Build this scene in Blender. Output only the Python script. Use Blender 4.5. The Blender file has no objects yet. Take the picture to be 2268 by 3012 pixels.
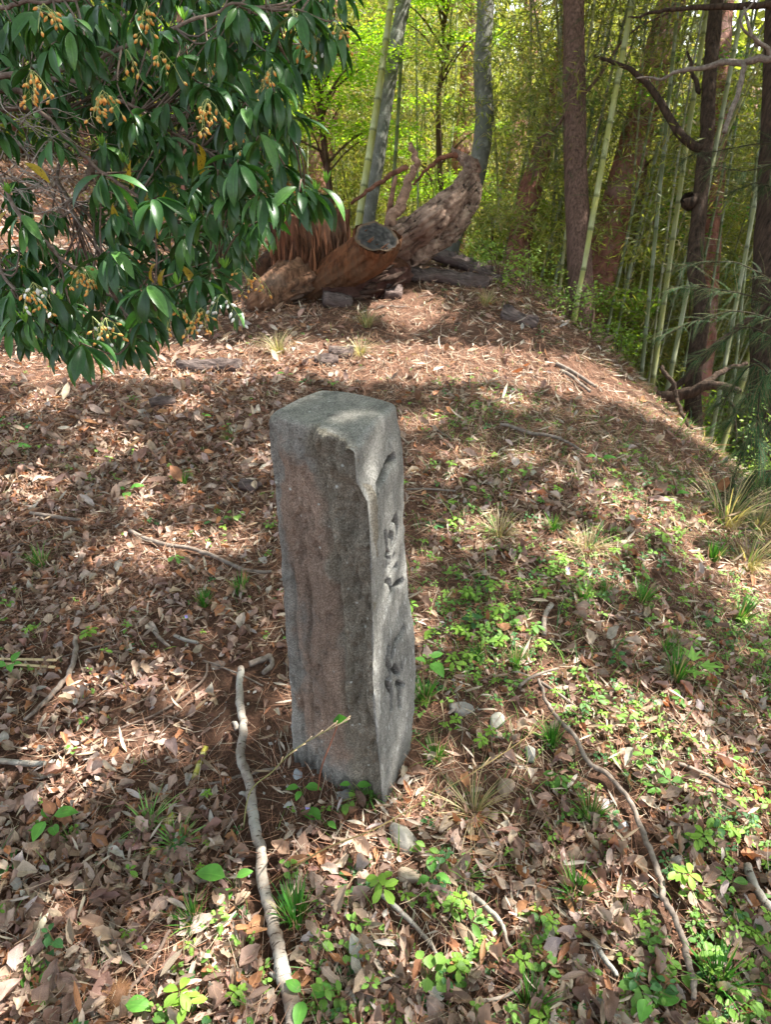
import bpy, math
import numpy as np
from mathutils import Matrix
rng = np.random.default_rng(7)
R_ = math.radians
scene = bpy.context.scene
COL = scene.collection

# ------------------------------------------------------------------ camera
CAM = np.array([0.0, 0.0, 1.6]); PITCH = 30.0; FPX = 2008.0
cp, sp = math.cos(R_(PITCH)), math.sin(R_(PITCH))
FW = np.array([0, cp, -sp]); UP = np.array([0, sp, cp]); RT = np.array([1.0, 0, 0])
cd = bpy.data.cameras.new('camera'); cam = bpy.data.objects.new('camera', cd); COL.objects.link(cam)
cam.location = CAM; cam.rotation_euler = (R_(90 - PITCH), 0, 0)
cd.sensor_fit = 'VERTICAL'; cd.sensor_height = 36.0; cd.lens = 24.0
cd.clip_start = 0.02; cd.clip_end = 600
cd.dof.use_dof = True; cd.dof.focus_distance = 1.75; cd.dof.aperture_fstop = 9.0
scene.camera = cam

# ------------------------------------------------------------------ light
SUN_EL, SUN_AZ = 56.0, 62.0     # azimuth measured from +Y towards +X
SD = np.array([math.sin(R_(SUN_AZ)) * math.cos(R_(SUN_EL)), math.cos(R_(SUN_AZ)) * math.cos(R_(SUN_EL)), math.sin(R_(SUN_EL))])
world = bpy.data.worlds.new('World'); scene.world = world; world.use_nodes = True
wn = world.node_tree
bg = wn.nodes['Background']
sky = wn.nodes.new('ShaderNodeTexSky'); sky.sky_type = 'NISHITA'; sky.sun_disc = False
sky.sun_elevation = R_(SUN_EL); sky.sun_rotation = R_(SUN_AZ)
sky.dust_density = 2.0
hs = wn.nodes.new('ShaderNodeHueSaturation'); hs.inputs['Saturation'].default_value = 0.45   # weakens the sky's blue so shade comes out neutral
wn.links.new(sky.outputs[0], hs.inputs['Color']); wn.links.new(hs.outputs[0], bg.inputs[0]); bg.inputs[1].default_value = 0.15
sl = bpy.data.lights.new('sun', 'SUN'); sl.energy = 5.0; sl.angle = R_(0.53); sl.color = (1.0, 0.955, 0.88)
sun = bpy.data.objects.new('sun', sl); COL.objects.link(sun)
sun.rotation_euler = (R_(90 - SUN_EL), 0, R_(180 - SUN_AZ))
sun.location = (4, 3, 12)
scene.view_settings.view_transform = 'Standard'; scene.view_settings.look = 'None'
scene.view_settings.gamma = 1.0; scene.view_settings.use_curve_mapping = False
scene.view_settings.exposure = 1.95
cy = scene.cycles
cy.max_bounces = 7; cy.diffuse_bounces = 4; cy.glossy_bounces = 2; cy.transmission_bounces = 4
cy.use_denoising = True; cy.caustics_reflective = False; cy.caustics_refractive = False
cy.sample_clamp_indirect = 6.0

# ------------------------------------------------------------------ noise
def _h(ix, iy, iz, seed):
    n = (ix.astype(np.int64) * 374761393 + iy.astype(np.int64) * 668265263 + iz.astype(np.int64) * 2147483647 + seed * 974711) & 0xffffffff
    n = ((n ^ (n >> 13)) * 1274126177) & 0xffffffff
    n = ((n ^ (n >> 16)) * 2246822519) & 0xffffffff
    return (n ^ (n >> 15)).astype(np.float64) / 0xffffffff
def vnoise(p, seed=0):
    p = np.asarray(p, float); f = np.floor(p); i = f.astype(np.int64); t = p - f; t = t * t * (3 - 2 * t)
    o = 0
    for dx in (0, 1):
        for dy in (0, 1):
            for dz in (0, 1):
                w = (t[..., 0] if dx else 1 - t[..., 0]) * (t[..., 1] if dy else 1 - t[..., 1]) * (t[..., 2] if dz else 1 - t[..., 2])
                o = o + w * _h(i[..., 0] + dx, i[..., 1] + dy, i[..., 2] + dz, seed)
    return o * 2 - 1
def fbm(p, octv=4, seed=0, gain=0.5):
    p = np.asarray(p, float); a = 1.0; s = 0; tot = 0
    for k in range(octv):
        s = s + a * vnoise(p * (2.03 ** k) + 17.3 * k, seed + k); tot += a; a *= gain
    return s / tot
def n2(x, y, sc, octv=3, seed=0):
    return fbm(np.stack([np.asarray(x) * sc, np.asarray(y) * sc, np.zeros_like(np.asarray(x, float))], -1), octv, seed)
def sm(a, b, x):
    t = np.clip((np.asarray(x, float) - a) / (b - a), 0, 1); return t * t * (3 - 2 * t)

# ------------------------------------------------------------------ terrain
def terrain(x, y, fine=True):
    x = np.asarray(x, float); y = np.asarray(y, float)
    d = np.maximum(x - 0.75 - 0.25 * n2(x, y, 0.45, 2, 5), 0)
    g = 0.225 * d * d
    g = np.where(g > 2.2, 2.2 + 1.4 * np.tanh((g - 2.2) / 1.4), g)
    g = g + 0.07 * np.maximum(x + 0.05, 0) * sm(3.5, 1.5, y) * (x < 3)
    m = 0.27 * np.exp(-((y - 7.4) / 2.0) ** 2 - ((x - 0.0) / 2.6) ** 2)
    hb = np.maximum(y - 8.6, 0)
    h = np.minimum(0.10 * hb * hb, 0.5 * hb)
    h = np.where(h > 1.2, 1.2 + 1.0 * np.tanh((h - 1.2) / 1.0), h) * sm(-3.0, -0.6, x)
    z = m - g * 1.0 - h
    far = np.maximum(np.sqrt(x * x + y * y) - 24, 0)
    z = z + 0.10 * far * (1 - np.exp(-far / 12.0)) + 0.05 * np.maximum(-x - 2.5, 0) * sm(6, 16, y)
    if fine:
        z = z + 0.055 * n2(x, y, 0.9, 3, 11) * sm(0.3, 2.0, np.hypot(x + .1, y - 1.3)) + 0.018 * n2(x, y, 4.0, 3, 23)
    return z
def tnormal(x, y, e=0.04):
    dx = (terrain(x + e, y) - terrain(x - e, y)) / (2 * e); dy = (terrain(x, y + e) - terrain(x, y - e)) / (2 * e)
    n = np.stack([-dx, -dy, np.ones_like(dx)], -1); return n / np.linalg.norm(n, axis=-1, keepdims=True)
def P(u, v, t):
    return CAM + t * (FW + (u - 1134) / FPX * RT + (1506 - v) / FPX * UP)
def G(u, v, lift=0.0, tmax=30):
    ts = np.concatenate([np.arange(0.6, 12, 0.01), np.arange(12, tmax, 0.05)])
    d = FW + (u - 1134) / FPX * RT + (1506 - v) / FPX * UP
    p = CAM + ts[:, None] * d
    hit = np.nonzero(p[:, 2] < terrain(p[:, 0], p[:, 1]) + lift)[0]
    k = hit[0] if len(hit) else len(ts) - 1
    return p[k]
def depth(p): return float((np.asarray(p) - CAM) @ FW)
def proj(p):
    q = np.asarray(p, float) - CAM; t = q @ FW
    t = np.where(np.abs(t) < 1e-4, 1e-4, t)
    return 1134 + FPX * (q @ RT) / t, 1506 - FPX * (q @ UP) / t, t

# ------------------------------------------------------------------ mesh helpers
def mesh_np(name, v, f, col=None, uv=None, mat=None, smooth=True):
    """v Nx3, f Mx4 (a triangle repeats its last index) -> mesh"""
    v = np.asarray(v, np.float32); f = np.asarray(f, np.int64)
    me = bpy.data.meshes.new(name)
    if f.shape[1] == 4:
        tri = f[:, 2] == f[:, 3]
    else:
        tri = np.ones(len(f), bool)
    if tri.any() and not tri.all() :
        cnt = np.where(tri, 3, 4); keep = np.ones(f.shape, bool); keep[tri, 3] = False; loops = f[keep]
    elif tri.all():
        cnt = np.full(len(f), 3); loops = f[:, :3].ravel()
    else:
        cnt = np.full(len(f), 4); loops = f.ravel()
    start = np.concatenate([[0], np.cumsum(cnt)[:-1]])
    me.vertices.add(len(v)); me.vertices.foreach_set('co', v.ravel())
    me.loops.add(len(loops)); me.loops.foreach_set('vertex_index', loops.astype(np.int32))
    me.polygons.add(len(f)); me.polygons.foreach_set('loop_start', start.astype(np.int32))
    me.polygons.foreach_set('loop_total', cnt.astype(np.int32))
    if smooth: me.polygons.foreach_set('use_smooth', np.ones(len(f), bool))
    if col is not None:
        a = me.color_attributes.new('Col', 'FLOAT_COLOR', 'POINT')
        c = np.ones((len(v), 4), np.float32); c[:, :3] = col; a.data.foreach_set('color', c.ravel())
    if uv is not None:
        l = me.uv_layers.new(name='UVMap'); l.data.foreach_set('uv', np.asarray(uv, np.float32)[loops].ravel())
    if mat is not None: me.materials.append(mat)
    me.update(calc_edges=True)
    return me
def link(name, me, parent=None, loc=None):
    o = bpy.data.objects.new(name, me); COL.objects.link(o)
    if parent is not None: o.parent = parent
    if loc is not None: o.location = loc
    return o
def tag(o, label=None, cat=None, group=None, kind=None):
    if label: o['label'] = label
    if cat: o['category'] = cat
    if group: o['group'] = group
    if kind: o['kind'] = kind
    return o
def thing(name, label, cat, loc=(0, 0, 0), group=None):
    o = bpy.data.objects.new(name, None); COL.objects.link(o); o.location = loc
    o.empty_display_size = 0.1
    return tag(o, label, cat, group)
class MB:
    """collects geometry"""
    def __init__(s): s.v = []; s.f = []; s.c = []; s.u = []; s.n = 0
    def add(s, v, f, c=(1, 1, 1), uv=None):
        v = np.asarray(v, float); f = np.asarray(f, int)
        if f.shape[1] == 3: f = np.concatenate([f, f[:, 2:3]], 1)
        s.v.append(v); s.f.append(f + s.n); s.n += len(v)
        c = np.asarray(c, float); s.c.append(np.broadcast_to(c, (len(v), 3)) if c.ndim == 1 else c)
        s.u.append(np.zeros((len(v), 2)) if uv is None else uv)
    def mesh(s, name, mat, smooth=True):
        return mesh_np(name, np.concatenate(s.v), np.concatenate(s.f), np.concatenate(s.c), np.concatenate(s.u), mat, smooth)
    def build(s, name, mat, parent=None, origin=None, smooth=True):
        if origin is not None: s.v = [a - np.asarray(origin) for a in s.v]
        return link(name, s.mesh(name, mat, smooth), parent, origin if parent is None else None)

def smooth_path(pts, n, wob=0.0, seed=0):
    pts = np.asarray(pts, float)
    k = np.linspace(0, len(pts) - 1, n); i = np.clip(k.astype(int), 0, len(pts) - 2); t = (k - i)[:, None]
    p0 = pts[np.clip(i - 1, 0, None)]; p1 = pts[i]; p2 = pts[i + 1]; p3 = pts[np.clip(i + 2, None, len(pts) - 1)]
    o = 0.5 * ((2 * p1) + (-p0 + p2) * t + (2 * p0 - 5 * p1 + 4 * p2 - p3) * t ** 2 + (-p0 + 3 * p1 - 3 * p2 + p3) * t ** 3)
    if wob:
        q = np.stack([np.linspace(0, n * 0.35, n), np.full(n, seed * 3.7), np.zeros(n)], -1)
        o = o + wob * np.stack([fbm(q, 3, seed), fbm(q, 3, seed + 50), fbm(q, 3, seed + 90)], -1)
    return o
def tube(path, radii, seg=8, bump=0.0, bscale=10.0, seed=0, cap=True, ridge=0, ridge_amp=0.0, squash=1.0, zst=1.0):
    path = np.asarray(path, float); n = len(path)
    radii = np.broadcast_to(np.asarray(radii, float), (n,)) if np.ndim(radii) <= 1 and np.size(radii) in (1, n) else np.interp(np.linspace(0, 1, n), np.linspace(0, 1, len(radii)), radii)
    T = np.gradient(path, axis=0); T /= np.linalg.norm(T, axis=1, keepdims=True) + 1e-12
    ref = np.array([0, 0, 1.0]) if abs(T[0][2]) < 0.8 else np.array([0, 1.0, 0])
    X = np.cross(T[0], ref); X /= np.linalg.norm(X); Xs = []
    for k in range(n):
        X = X - T[k] * (X @ T[k]); X /= np.linalg.norm(X); Xs.append(X)
    Xs = np.array(Xs); Ys = np.cross(T, Xs)
    a = np.linspace(0, 2 * np.pi, seg, endpoint=False)
    ca, sa = np.cos(a), np.sin(a) * squash
    L = np.concatenate([[0], np.cumsum(np.linalg.norm(np.diff(path, axis=0), axis=1))])
    rr = radii[:, None] * np.ones((1, seg))
    if bump:
        q = np.stack([np.broadcast_to(ca * 1.0, (n, seg)) * radii.mean() * bscale, np.broadcast_to(sa, (n, seg)) * radii.mean() * bscale, np.broadcast_to(L[:, None] * bscale * zst, (n, seg))], -1)
        rr = rr * (1 + bump * fbm(q + seed * 5.1, 4, seed))
    if ridge_amp:
        ph = a[None, :] * ridge + 1.5 * fbm(np.stack([np.broadcast_to(a, (n, seg)) * 1.0, np.broadcast_to(L[:, None] * 1.5, (n, seg)), np.zeros((n, seg))], -1), 2, seed + 3)
        rr = rr * (1 + ridge_amp * (np.abs(np.sin(ph)) - 0.5))
    v = path[:, None] + rr[..., None] * (ca[None, :, None] * Xs[:, None] + sa[None, :, None] * Ys[:, None])
    v = v.reshape(-1, 3)
    i = np.arange(n - 1)[:, None] * seg; j = np.arange(seg)[None]; j2 = (j + 1) % seg
    f = np.stack([i + j, i + j2, i + seg + j2, i + seg + j], -1).reshape(-1, 4)
    uv = np.stack([np.tile(a / (2 * np.pi), n), np.repeat(L, seg)], -1)
    if cap:
        c0, c1 = len(v), len(v) + 1
        v = np.concatenate([v, path[:1], path[-1:]]); uv = np.concatenate([uv, [[0, 0]], [[0, L[-1]]]])
        jj = np.arange(seg); k2 = (jj + 1) % seg; b = (n - 1) * seg
        f = np.concatenate([f, np.stack([np.full(seg, c0), k2, jj, jj], -1), np.stack([np.full(seg, c1), b + jj, b + k2, b + k2], -1)])
    return v, f, uv

def leaf_proto(nl=6, nw=2, L=1.0, W=0.4, curl=0.3, fold=0.15, twist=0.0, wide=0.45, ser=0.0, seed=0, crumple=0.0, droop=0.0):
    """blade along +Y, base at origin; returns v, f, uv.  Tip and base narrow."""
    r = np.random.default_rng(seed)
    t = np.linspace(0, 1, nl + 1); s = np.linspace(-1, 1, 2 * (nw // 2) + 1 if nw > 1 else 2)
    if nw == 2: s = np.array([-1., 0., 1.])
    prof = np.where(t < wide, np.sin(np.pi / 2 * t / wide) ** 0.8, np.cos(np.pi / 2 * np.clip((t - wide) / (1 - wide), 0, 1)) ** 0.85)
    prof = np.maximum(prof, 0.03)
    TT, SS = np.meshgrid(t, s, indexing='ij')
    w = W * 0.5 * prof[:, None] * (1 + ser * r.uniform(-1, 1, (nl + 1, 1)))
    x = SS * w; ang = TT * curl * 2
    y = L * (np.sin(ang) / (curl * 2 + 1e-6) if abs(curl) > 1e-3 else TT)
    z = L * ((1 - np.cos(ang)) / (curl * 2 + 1e-6) if abs(curl) > 1e-3 else 0 * TT)
    cr_ = vnoise(np.stack([TT * 4.5 + seed * 3.1, SS * 1.6, SS * 0], -1), seed) * 0.07 + 0.012 * r.normal(size=TT.shape)
    z = z + fold * np.abs(SS) * w * 2 + crumple * L * cr_ - droop * L * TT ** 2
    x = x + crumple * 0.05 * L * vnoise(np.stack([TT * 5 + seed, SS * 2, SS * 0 + 9], -1), seed) + crumple * 0.05 * L * np.sin(TT * 2.5 + seed)
    ca, sa = np.cos(twist * TT), np.sin(twist * TT)
    x, z = x * ca - (z - z.mean()) * sa * 0.5, z * ca + x * sa
    v = np.stack([x, y, z], -1).reshape(-1, 3)
    m = len(s); i = np.arange(nl)[:, None] * m; j = np.arange(m - 1)[None]
    f = np.stack([i + j, i + j + 1, i + m + j + 1, i + m + j], -1).reshape(-1, 4)
    uv = np.stack([SS.ravel() * 0.5 + 0.5, TT.ravel()], -1)
    return v, f, uv
def lobed_leaf(lobes=5, L=1.0, seed=0, depthk=0.45, fold=0.1):
    """a palmate outline as a fan from the leaf base"""
    r = np.random.default_rng(seed); pts = [(0, 0)]
    for k in range(lobes):
        a = np.pi / 2 + (k - (lobes - 1) / 2) * (2.1 / (lobes - 1)) * 1.15
        rad = L * (1.0 - 0.22 * abs(k - (lobes - 1) / 2))
        pts.append((math.cos(a) * rad, 0.25 * L + math.sin(a) * rad * 0.75))
        if k < lobes - 1:
            a2 = a + 1.2 / (lobes - 1)
            pts.append((math.cos(a2) * rad * depthk, 0.25 * L + math.sin(a2) * rad * depthk * 0.75))
    pts.append((-0.0, 0.0))
    p = np.array(pts[:-1]); c = np.array([[0, 0.22 * L]])
    v2 = np.concatenate([c, p]); z = 0.08 * L * r.normal(size=len(v2)) * 0.6 + fold * np.abs(v2[:, 0])
    v = np.concatenate([v2, z[:, None]], 1); n = len(p)
    f = np.array([[0, 1 + k, 1 + (k + 1) % n, 1 + (k + 1) % n] for k in range(n)])
    return v, f, np.concatenate([v2[:, :1] / (2 * L) + 0.5, v2[:, 1:2] / L], 1)

def frames(nrm, yaw, pitch=None, roll=None):
    """rotation matrices: local Z -> nrm, spun by yaw, then tilted"""
    n = nrm / np.linalg.norm(nrm, axis=1, keepdims=True); N = len(n)
    a = np.where(np.abs(n[:, :1]) < 0.9, np.array([[1.0, 0, 0]]), np.array([[0, 1.0, 0]]))
    x = np.cross(a, n); x /= np.linalg.norm(x, axis=1, keepdims=True); y = np.cross(n, x)
    c, s = np.cos(yaw)[:, None], np.sin(yaw)[:, None]
    x, y = x * c + y * s, -x * s + y * c
    M = np.stack([x, y, n], -1)
    if pitch is not None:
        cpp, spp = np.cos(pitch), np.sin(pitch); Q = np.zeros((N, 3, 3)); Q[:, 0, 0] = 1; Q[:, 1, 1] = cpp; Q[:, 1, 2] = -spp; Q[:, 2, 1] = spp; Q[:, 2, 2] = cpp
        M = M @ Q
    if roll is not None:
        cr, sr = np.cos(roll), np.sin(roll); Q = np.zeros((N, 3, 3)); Q[:, 1, 1] = 1; Q[:, 0, 0] = cr; Q[:, 0, 2] = sr; Q[:, 2, 0] = -sr; Q[:, 2, 2] = cr
        M = M @ Q
    return M
def dir_frames(d, up, roll=0.0):
    """rotation matrices: local Y -> d, local Z as near as possible to up"""
    d = d / np.linalg.norm(d, axis=1, keepdims=True)
    x = np.cross(d, up); x /= np.linalg.norm(x, axis=1, keepdims=True) + 1e-9; z = np.cross(x, d)
    c, s = np.cos(roll), np.sin(roll)
    c = np.broadcast_to(c, (len(d),))[:, None]; s = np.broadcast_to(s, (len(d),))[:, None]
    x, z = x * c + z * s, -x * s + z * c
    return np.stack([x, d, z], -1)
def scatter(mb, protos, which, pos, M, scale, col, jitter=0.0):
    """add copies of protos (v,f,uv) to mb"""
    for k, (v, f, uv) in enumerate(protos):
        idx = np.nonzero(which == k)[0]
        if not len(idx): continue
        s = scale[idx]
        vs = v[None] * (s[:, None, None] if s.ndim == 1 else s[:, None, :])
        w = np.einsum('nij,nkj->nki', M[idx], vs) + pos[idx][:, None]
        m = len(v)
        ff = (f[None] + (np.arange(len(idx)) * m)[:, None, None]).reshape(-1, f.shape[1])
        c = np.repeat(col[idx], m, axis=0)
        if jitter: c = c * (1 + jitter * rng.uniform(-1, 1, (len(c), 1)))
        mb.add(w.reshape(-1, 3), ff, c, np.tile(uv, (len(idx), 1)))

# ------------------------------------------------------------------ materials
class NT:
    def __init__(s, name):
        s.m = bpy.data.materials.new(name); s.m.use_nodes = True; s.t = s.m.node_tree; s.t.nodes.clear()
        s.out = s.t.nodes.new('ShaderNodeOutputMaterial')
    def n(s, ty, **kw):
        nd = s.t.nodes.new(ty)
        for k, v in kw.items():
            if k.startswith('i_'):
                key = k[2:]; key = int(key) if key.isdigit() else key
                nd.inputs[key].default_value = v
            else: setattr(nd, k, v)
        return nd
    def l(s, a, b): s.t.links.new(a, b)
    def mix(s, a, b, fac, mode='MIX'):
        m = s.t.nodes.new('ShaderNodeMix'); m.data_type = 'RGBA'; m.blend_type = mode
        for sock, val in ((m.inputs[6], a), (m.inputs[7], b), (m.inputs[0], fac)):
            if hasattr(val, 'links'): s.l(val, sock)
            elif isinstance(val, (tuple, list)): sock.default_value = (*val, 1) if len(val) == 3 else val
            else: sock.default_value = val
        return m.outputs[2]
    def coord(s, scale=(1, 1, 1), kind='Object'):
        tc = s.n('ShaderNodeTexCoord'); mp = s.n('ShaderNodeMapping'); mp.inputs['Scale'].default_value = scale
        s.l(tc.outputs[kind], mp.inputs[0]); return mp.outputs[0]
    def noise(s, vec, scale, detail=4, rough=0.55):
        nd = s.n('ShaderNodeTexNoise'); nd.inputs['Scale'].default_value = scale; nd.inputs['Detail'].default_value = detail
        nd.inputs['Roughness'].default_value = rough
        if vec is not None: s.l(vec, nd.inputs['Vector'])
        return nd.outputs['Fac']
    def ramp(s, fac, stops):
        r = s.n('ShaderNodeValToRGB'); e = r.color_ramp.elements
        while len(e) < len(stops): e.new(0.5)
        for k, (p, c) in enumerate(stops):
            e[k].position = p; e[k].color = (*c, 1) if isinstance(c, tuple) else (c, c, c, 1)
        s.l(fac, r.inputs[0]); return r.outputs[0]
    def attr(s, name='Col'):
        a = s.n('ShaderNodeAttribute'); a.attribute_name = name; return a.outputs['Color']
    def bump(s, h, dist=0.01, strength=1.0):
        b = s.n('ShaderNodeBump'); b.inputs['Distance'].default_value = dist; b.inputs['Strength'].default_value = strength
        s.l(h, b.inputs['Height']); return b.outputs[0]
    def pbsdf(s, col, rough=0.8, spec=0.3, normal=None):
        b = s.n('ShaderNodeBsdfPrincipled')
        if hasattr(col, 'links'): s.l(col, b.inputs['Base Color'])
        else: b.inputs['Base Color'].default_value = (*col, 1)
        if hasattr(rough, 'links'): s.l(rough, b.inputs['Roughness'])
        else: b.inputs['Roughness'].default_value = rough
        b.inputs['Specular IOR Level'].default_value = spec
        if normal is not None: s.l(normal, b.inputs['Normal'])
        return b.outputs[0]
    def done(s, sh): s.l(sh, s.out.inputs[0]); return s.m

def leaf_mat(name, trans=0.35, rough=0.5, spec=0.3, source='Col', tint=(1, 1, 1), ttint=(1.15, 1.2, 0.6), vein=0.25, mott=0.25, nscale=25, spots=0.0):
    k = NT(name)
    if source == 'object':
        oi = k.n('ShaderNodeObjectInfo'); base = oi.outputs['Color']
    else: base = k.attr('Col')
    nz = k.noise(k.coord(), nscale, 3)
    base = k.mix(base, k.ramp(nz, [(0.25, 1 - mott), (0.75, 1 + mott)]), 1.0, 'MULTIPLY')
    if vein:
        uvn = k.n('ShaderNodeUVMap'); sep = k.n('ShaderNodeSeparateXYZ'); k.l(uvn.outputs[0], sep.inputs[0])
        a = k.n('ShaderNodeMath', operation='SUBTRACT'); k.l(sep.outputs[0], a.inputs[0]); a.inputs[1].default_value = 0.5
        b = k.n('ShaderNodeMath', operation='ABSOLUTE'); k.l(a.outputs[0], b.inputs[0])
        vr = k.ramp(b.outputs[0], [(0.0, 1.0), (0.05, 0.0)])
        base = k.mix(base, k.mix(base, (1.7, 1.7, 1.5), 1.0, 'MULTIPLY'), k.mix((0, 0, 0), vr, vein * 2))
    if spots:
        sn = k.noise(k.coord(), 160, 2)
        base = k.mix(base, (0.06, 0.025, 0.01), k.ramp(sn, [(0.6, 0.0), (0.68, 1.0)]))
    if tint != (1, 1, 1): base = k.mix(base, tint, 1.0, 'MULTIPLY')
    p = k.pbsdf(base, rough, spec)
    if trans <= 0: return k.done(p)
    tr = k.n('ShaderNodeBsdfTranslucent'); k.l(k.mix(base, ttint, 1.0, 'MULTIPLY'), tr.inputs[0])
    ms = k.n('ShaderNodeMixShader'); ms.inputs[0].default_value = trans; k.l(p, ms.inputs[1]); k.l(tr.outputs[0], ms.inputs[2])
    return k.done(ms.outputs[0])

def bark_mat(name, ca, cb, cc=None, stretch=(9, 9, 1.5), scale=3.0, bumpd=0.012, rough=0.9, use_attr=False, lichen=0.0):
    k = NT(name); co = k.coord(stretch)
    n1 = k.noise(co, scale, 8, 0.65); n2_ = k.noise(k.coord((1, 1, 1)), 2.2, 4)
    c = k.ramp(n1, [(0.3, ca), (0.62, cb)])
    if cc: c = k.mix(c, cc, k.ramp(n2_, [(0.48, 0.0), (0.66, 0.85)]))
    if lichen:
        n3 = k.noise(k.coord(), 7, 6, 0.7); c = k.mix(c, (0.42, 0.44, 0.38), k.ramp(n3, [(0.56, 0.0), (0.64, lichen)]))
    if use_attr: c = k.mix(c, k.attr('Col'), 1.0, 'MULTIPLY')
    return k.done(k.pbsdf(c, rough, 0.15, k.bump(n1, bumpd)))
def attr_mat(name, rough=0.7, spec=0.3, mott=0.2, ns=20, stretch=(1, 1, 1), bumpd=0.0):
    k = NT(name); nz = k.noise(k.coord(stretch), ns, 5)
    c = k.mix(k.attr('Col'), k.ramp(nz, [(0.25, 1 - mott), (0.75, 1 + mott)]), 1.0, 'MULTIPLY')
    return k.done(k.pbsdf(c, rough, spec, k.bump(nz, bumpd) if bumpd else None))

M_litter = leaf_mat('dead_leaf', trans=0.22, rough=0.65, spec=0.25, ttint=(1.1, 0.8, 0.5), vein=0.2, mott=0.35, nscale=45)
M_litter_o = leaf_mat('dead_leaf_single', trans=0.22, rough=0.62, spec=0.25, source='object', ttint=(1.1, 0.8, 0.5), vein=0.25, mott=0.35, nscale=45)
M_needle = attr_mat('pine_needle', 0.7, 0.2, 0.25, 15)
M_sprout = leaf_mat('sprout_leaf', trans=0.36, rough=0.5, spec=0.3, ttint=(1.2, 1.2, 0.5), vein=0.2, mott=0.2, nscale=40)
M_grass = leaf_mat('grass_blade', trans=0.35, rough=0.5, spec=0.3, ttint=(1.2, 1.3, 0.5), vein=0.0, mott=0.2, nscale=20)
M_bush = leaf_mat('bush_leaf', trans=0.16, rough=0.36, spec=0.42, ttint=(1.2, 1.5, 0.35), vein=0.3, mott=0.25, nscale=14)
M_bush_o = leaf_mat('bush_leaf_single', trans=0.16, rough=0.36, spec=0.42, source='object', ttint=(1.2, 1.5, 0.35), vein=0.3, mott=0.25, nscale=14)
M_spotted = leaf_mat('spotted_leaf', trans=0.35, rough=0.45, spec=0.4, ttint=(1.2, 1.1, 0.4), vein=0.2, spots=1.0)
M_bamleaf = leaf_mat('bamboo_leaf', trans=0.5, rough=0.5, spec=0.3, ttint=(1.25, 1.25, 0.5), vein=0, mott=0.3, nscale=2)
M_maple = leaf_mat('maple_leaf', trans=0.6, rough=0.5, spec=0.2, ttint=(1.3, 1.35, 0.4), vein=0, mott=0.25, nscale=1.5)
M_conifer = leaf_mat('conifer_needle', trans=0.15, rough=0.65, spec=0.12, ttint=(1, 1.3, 0.6), vein=0, mott=0.3, nscale=8)
M_shade_canopy = leaf_mat('shade_canopy_leaf', trans=0.35, rough=0.5, spec=0.3, ttint=(1.1, 1.2, 0.5), vein=0, mott=0.3, nscale=2)
M_twig = bark_mat('twig_bark', (0.075, 0.05, 0.038), (0.2, 0.15, 0.12), None, (1, 1, 1), 60, 0.002)
k = NT('pale_stick_bark'); co = k.coord(); n1 = k.noise(co, 30, 6, .65); n2_ = k.noise(co, 9, 4)
uvn = k.n('ShaderNodeUVMap'); mp = k.n('ShaderNodeMapping'); mp.inputs['Scale'].default_value = (3, 130, 1); k.l(uvn.outputs[0], mp.inputs[0]); n3 = k.noise(mp.outputs[0], 1.0, 3, .6)
c = k.ramp(n1, [(.3, (.15, .115, .09)), (.62, (.31, .265, .22))]); c = k.mix(c, (.36, .35, .31), k.ramp(n2_, [(.5, 0.), (.62, .7)]))
c = k.mix(c, (.06, .04, .03), k.ramp(n3, [(.36, .9), (.42, 0.)])); c = k.mix(c, (.16, .10, .07), k.ramp(n2_, [(.3, .8), (.4, 0.)]))
M_stick = k.done(k.pbsdf(c, .85, .15, k.bump(n3, .004)))
M_stick2 = bark_mat('brown_stick_bark', (0.075, 0.055, 0.042), (0.25, 0.205, 0.17), None, (1, 1, 1), 35, 0.003, 0.8)
M_slab = bark_mat('bark_slab', (0.03, 0.02, 0.018), (0.19, 0.145, 0.13), (0.11, 0.07, 0.06), (3, 16, 8), 4, 0.03)
M_redbark = bark_mat('red_pine_bark', (0.06, 0.025, 0.018), (0.30, 0.13, 0.09), (0.32, 0.2, 0.17), (3, 3, 1.2), 4, 0.03)
M_brownbark = bark_mat('cedar_bark', (0.035, 0.02, 0.015), (0.20, 0.12, 0.09), None, (16, 16, 0.8), 3.5, 0.03)
M_greybark = bark_mat('smooth_grey_bark', (0.08, 0.08, 0.065), (0.17, 0.165, 0.14), (0.12, 0.13, 0.10), (3, 3, 1.5), 4, 0.006, lichen=0.4)
M_darkbark = bark_mat('dark_bark', (0.015, 0.011, 0.008), (0.085, 0.055, 0.038), None, (12, 12, 1.0), 3, 0.03)
M_stump = bark_mat('rotting_stump_wood', (0.018, 0.009, 0.006), (0.19, 0.088, 0.048), (0.12, 0.08, 0.058), (9, 9, 1.6), 2.5, 0.05, use_attr=True)
M_deadwood = bark_mat('weathered_dead_wood', (0.035, 0.018, 0.014), (0.36, 0.27, 0.21), (0.10, 0.055, 0.04), (2.5, 2.5, 2.5), 3.4, 0.06, use_attr=True)
M_bamboo = attr_mat('bamboo_culm', 0.42, 0.4, 0.22, 6, (2, 2, 0.6))
M_wood = attr_mat('attr_wood', 0.8, 0.2, 0.3, 30, (1, 1, 1), 0.002)
M_rock = attr_mat('rock', 0.9, 0.2, 0.35, 30, (1, 1, 1), 0.006)
M_flower = attr_mat('flower', 0.5, 0.3, 0.15, 60)

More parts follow.
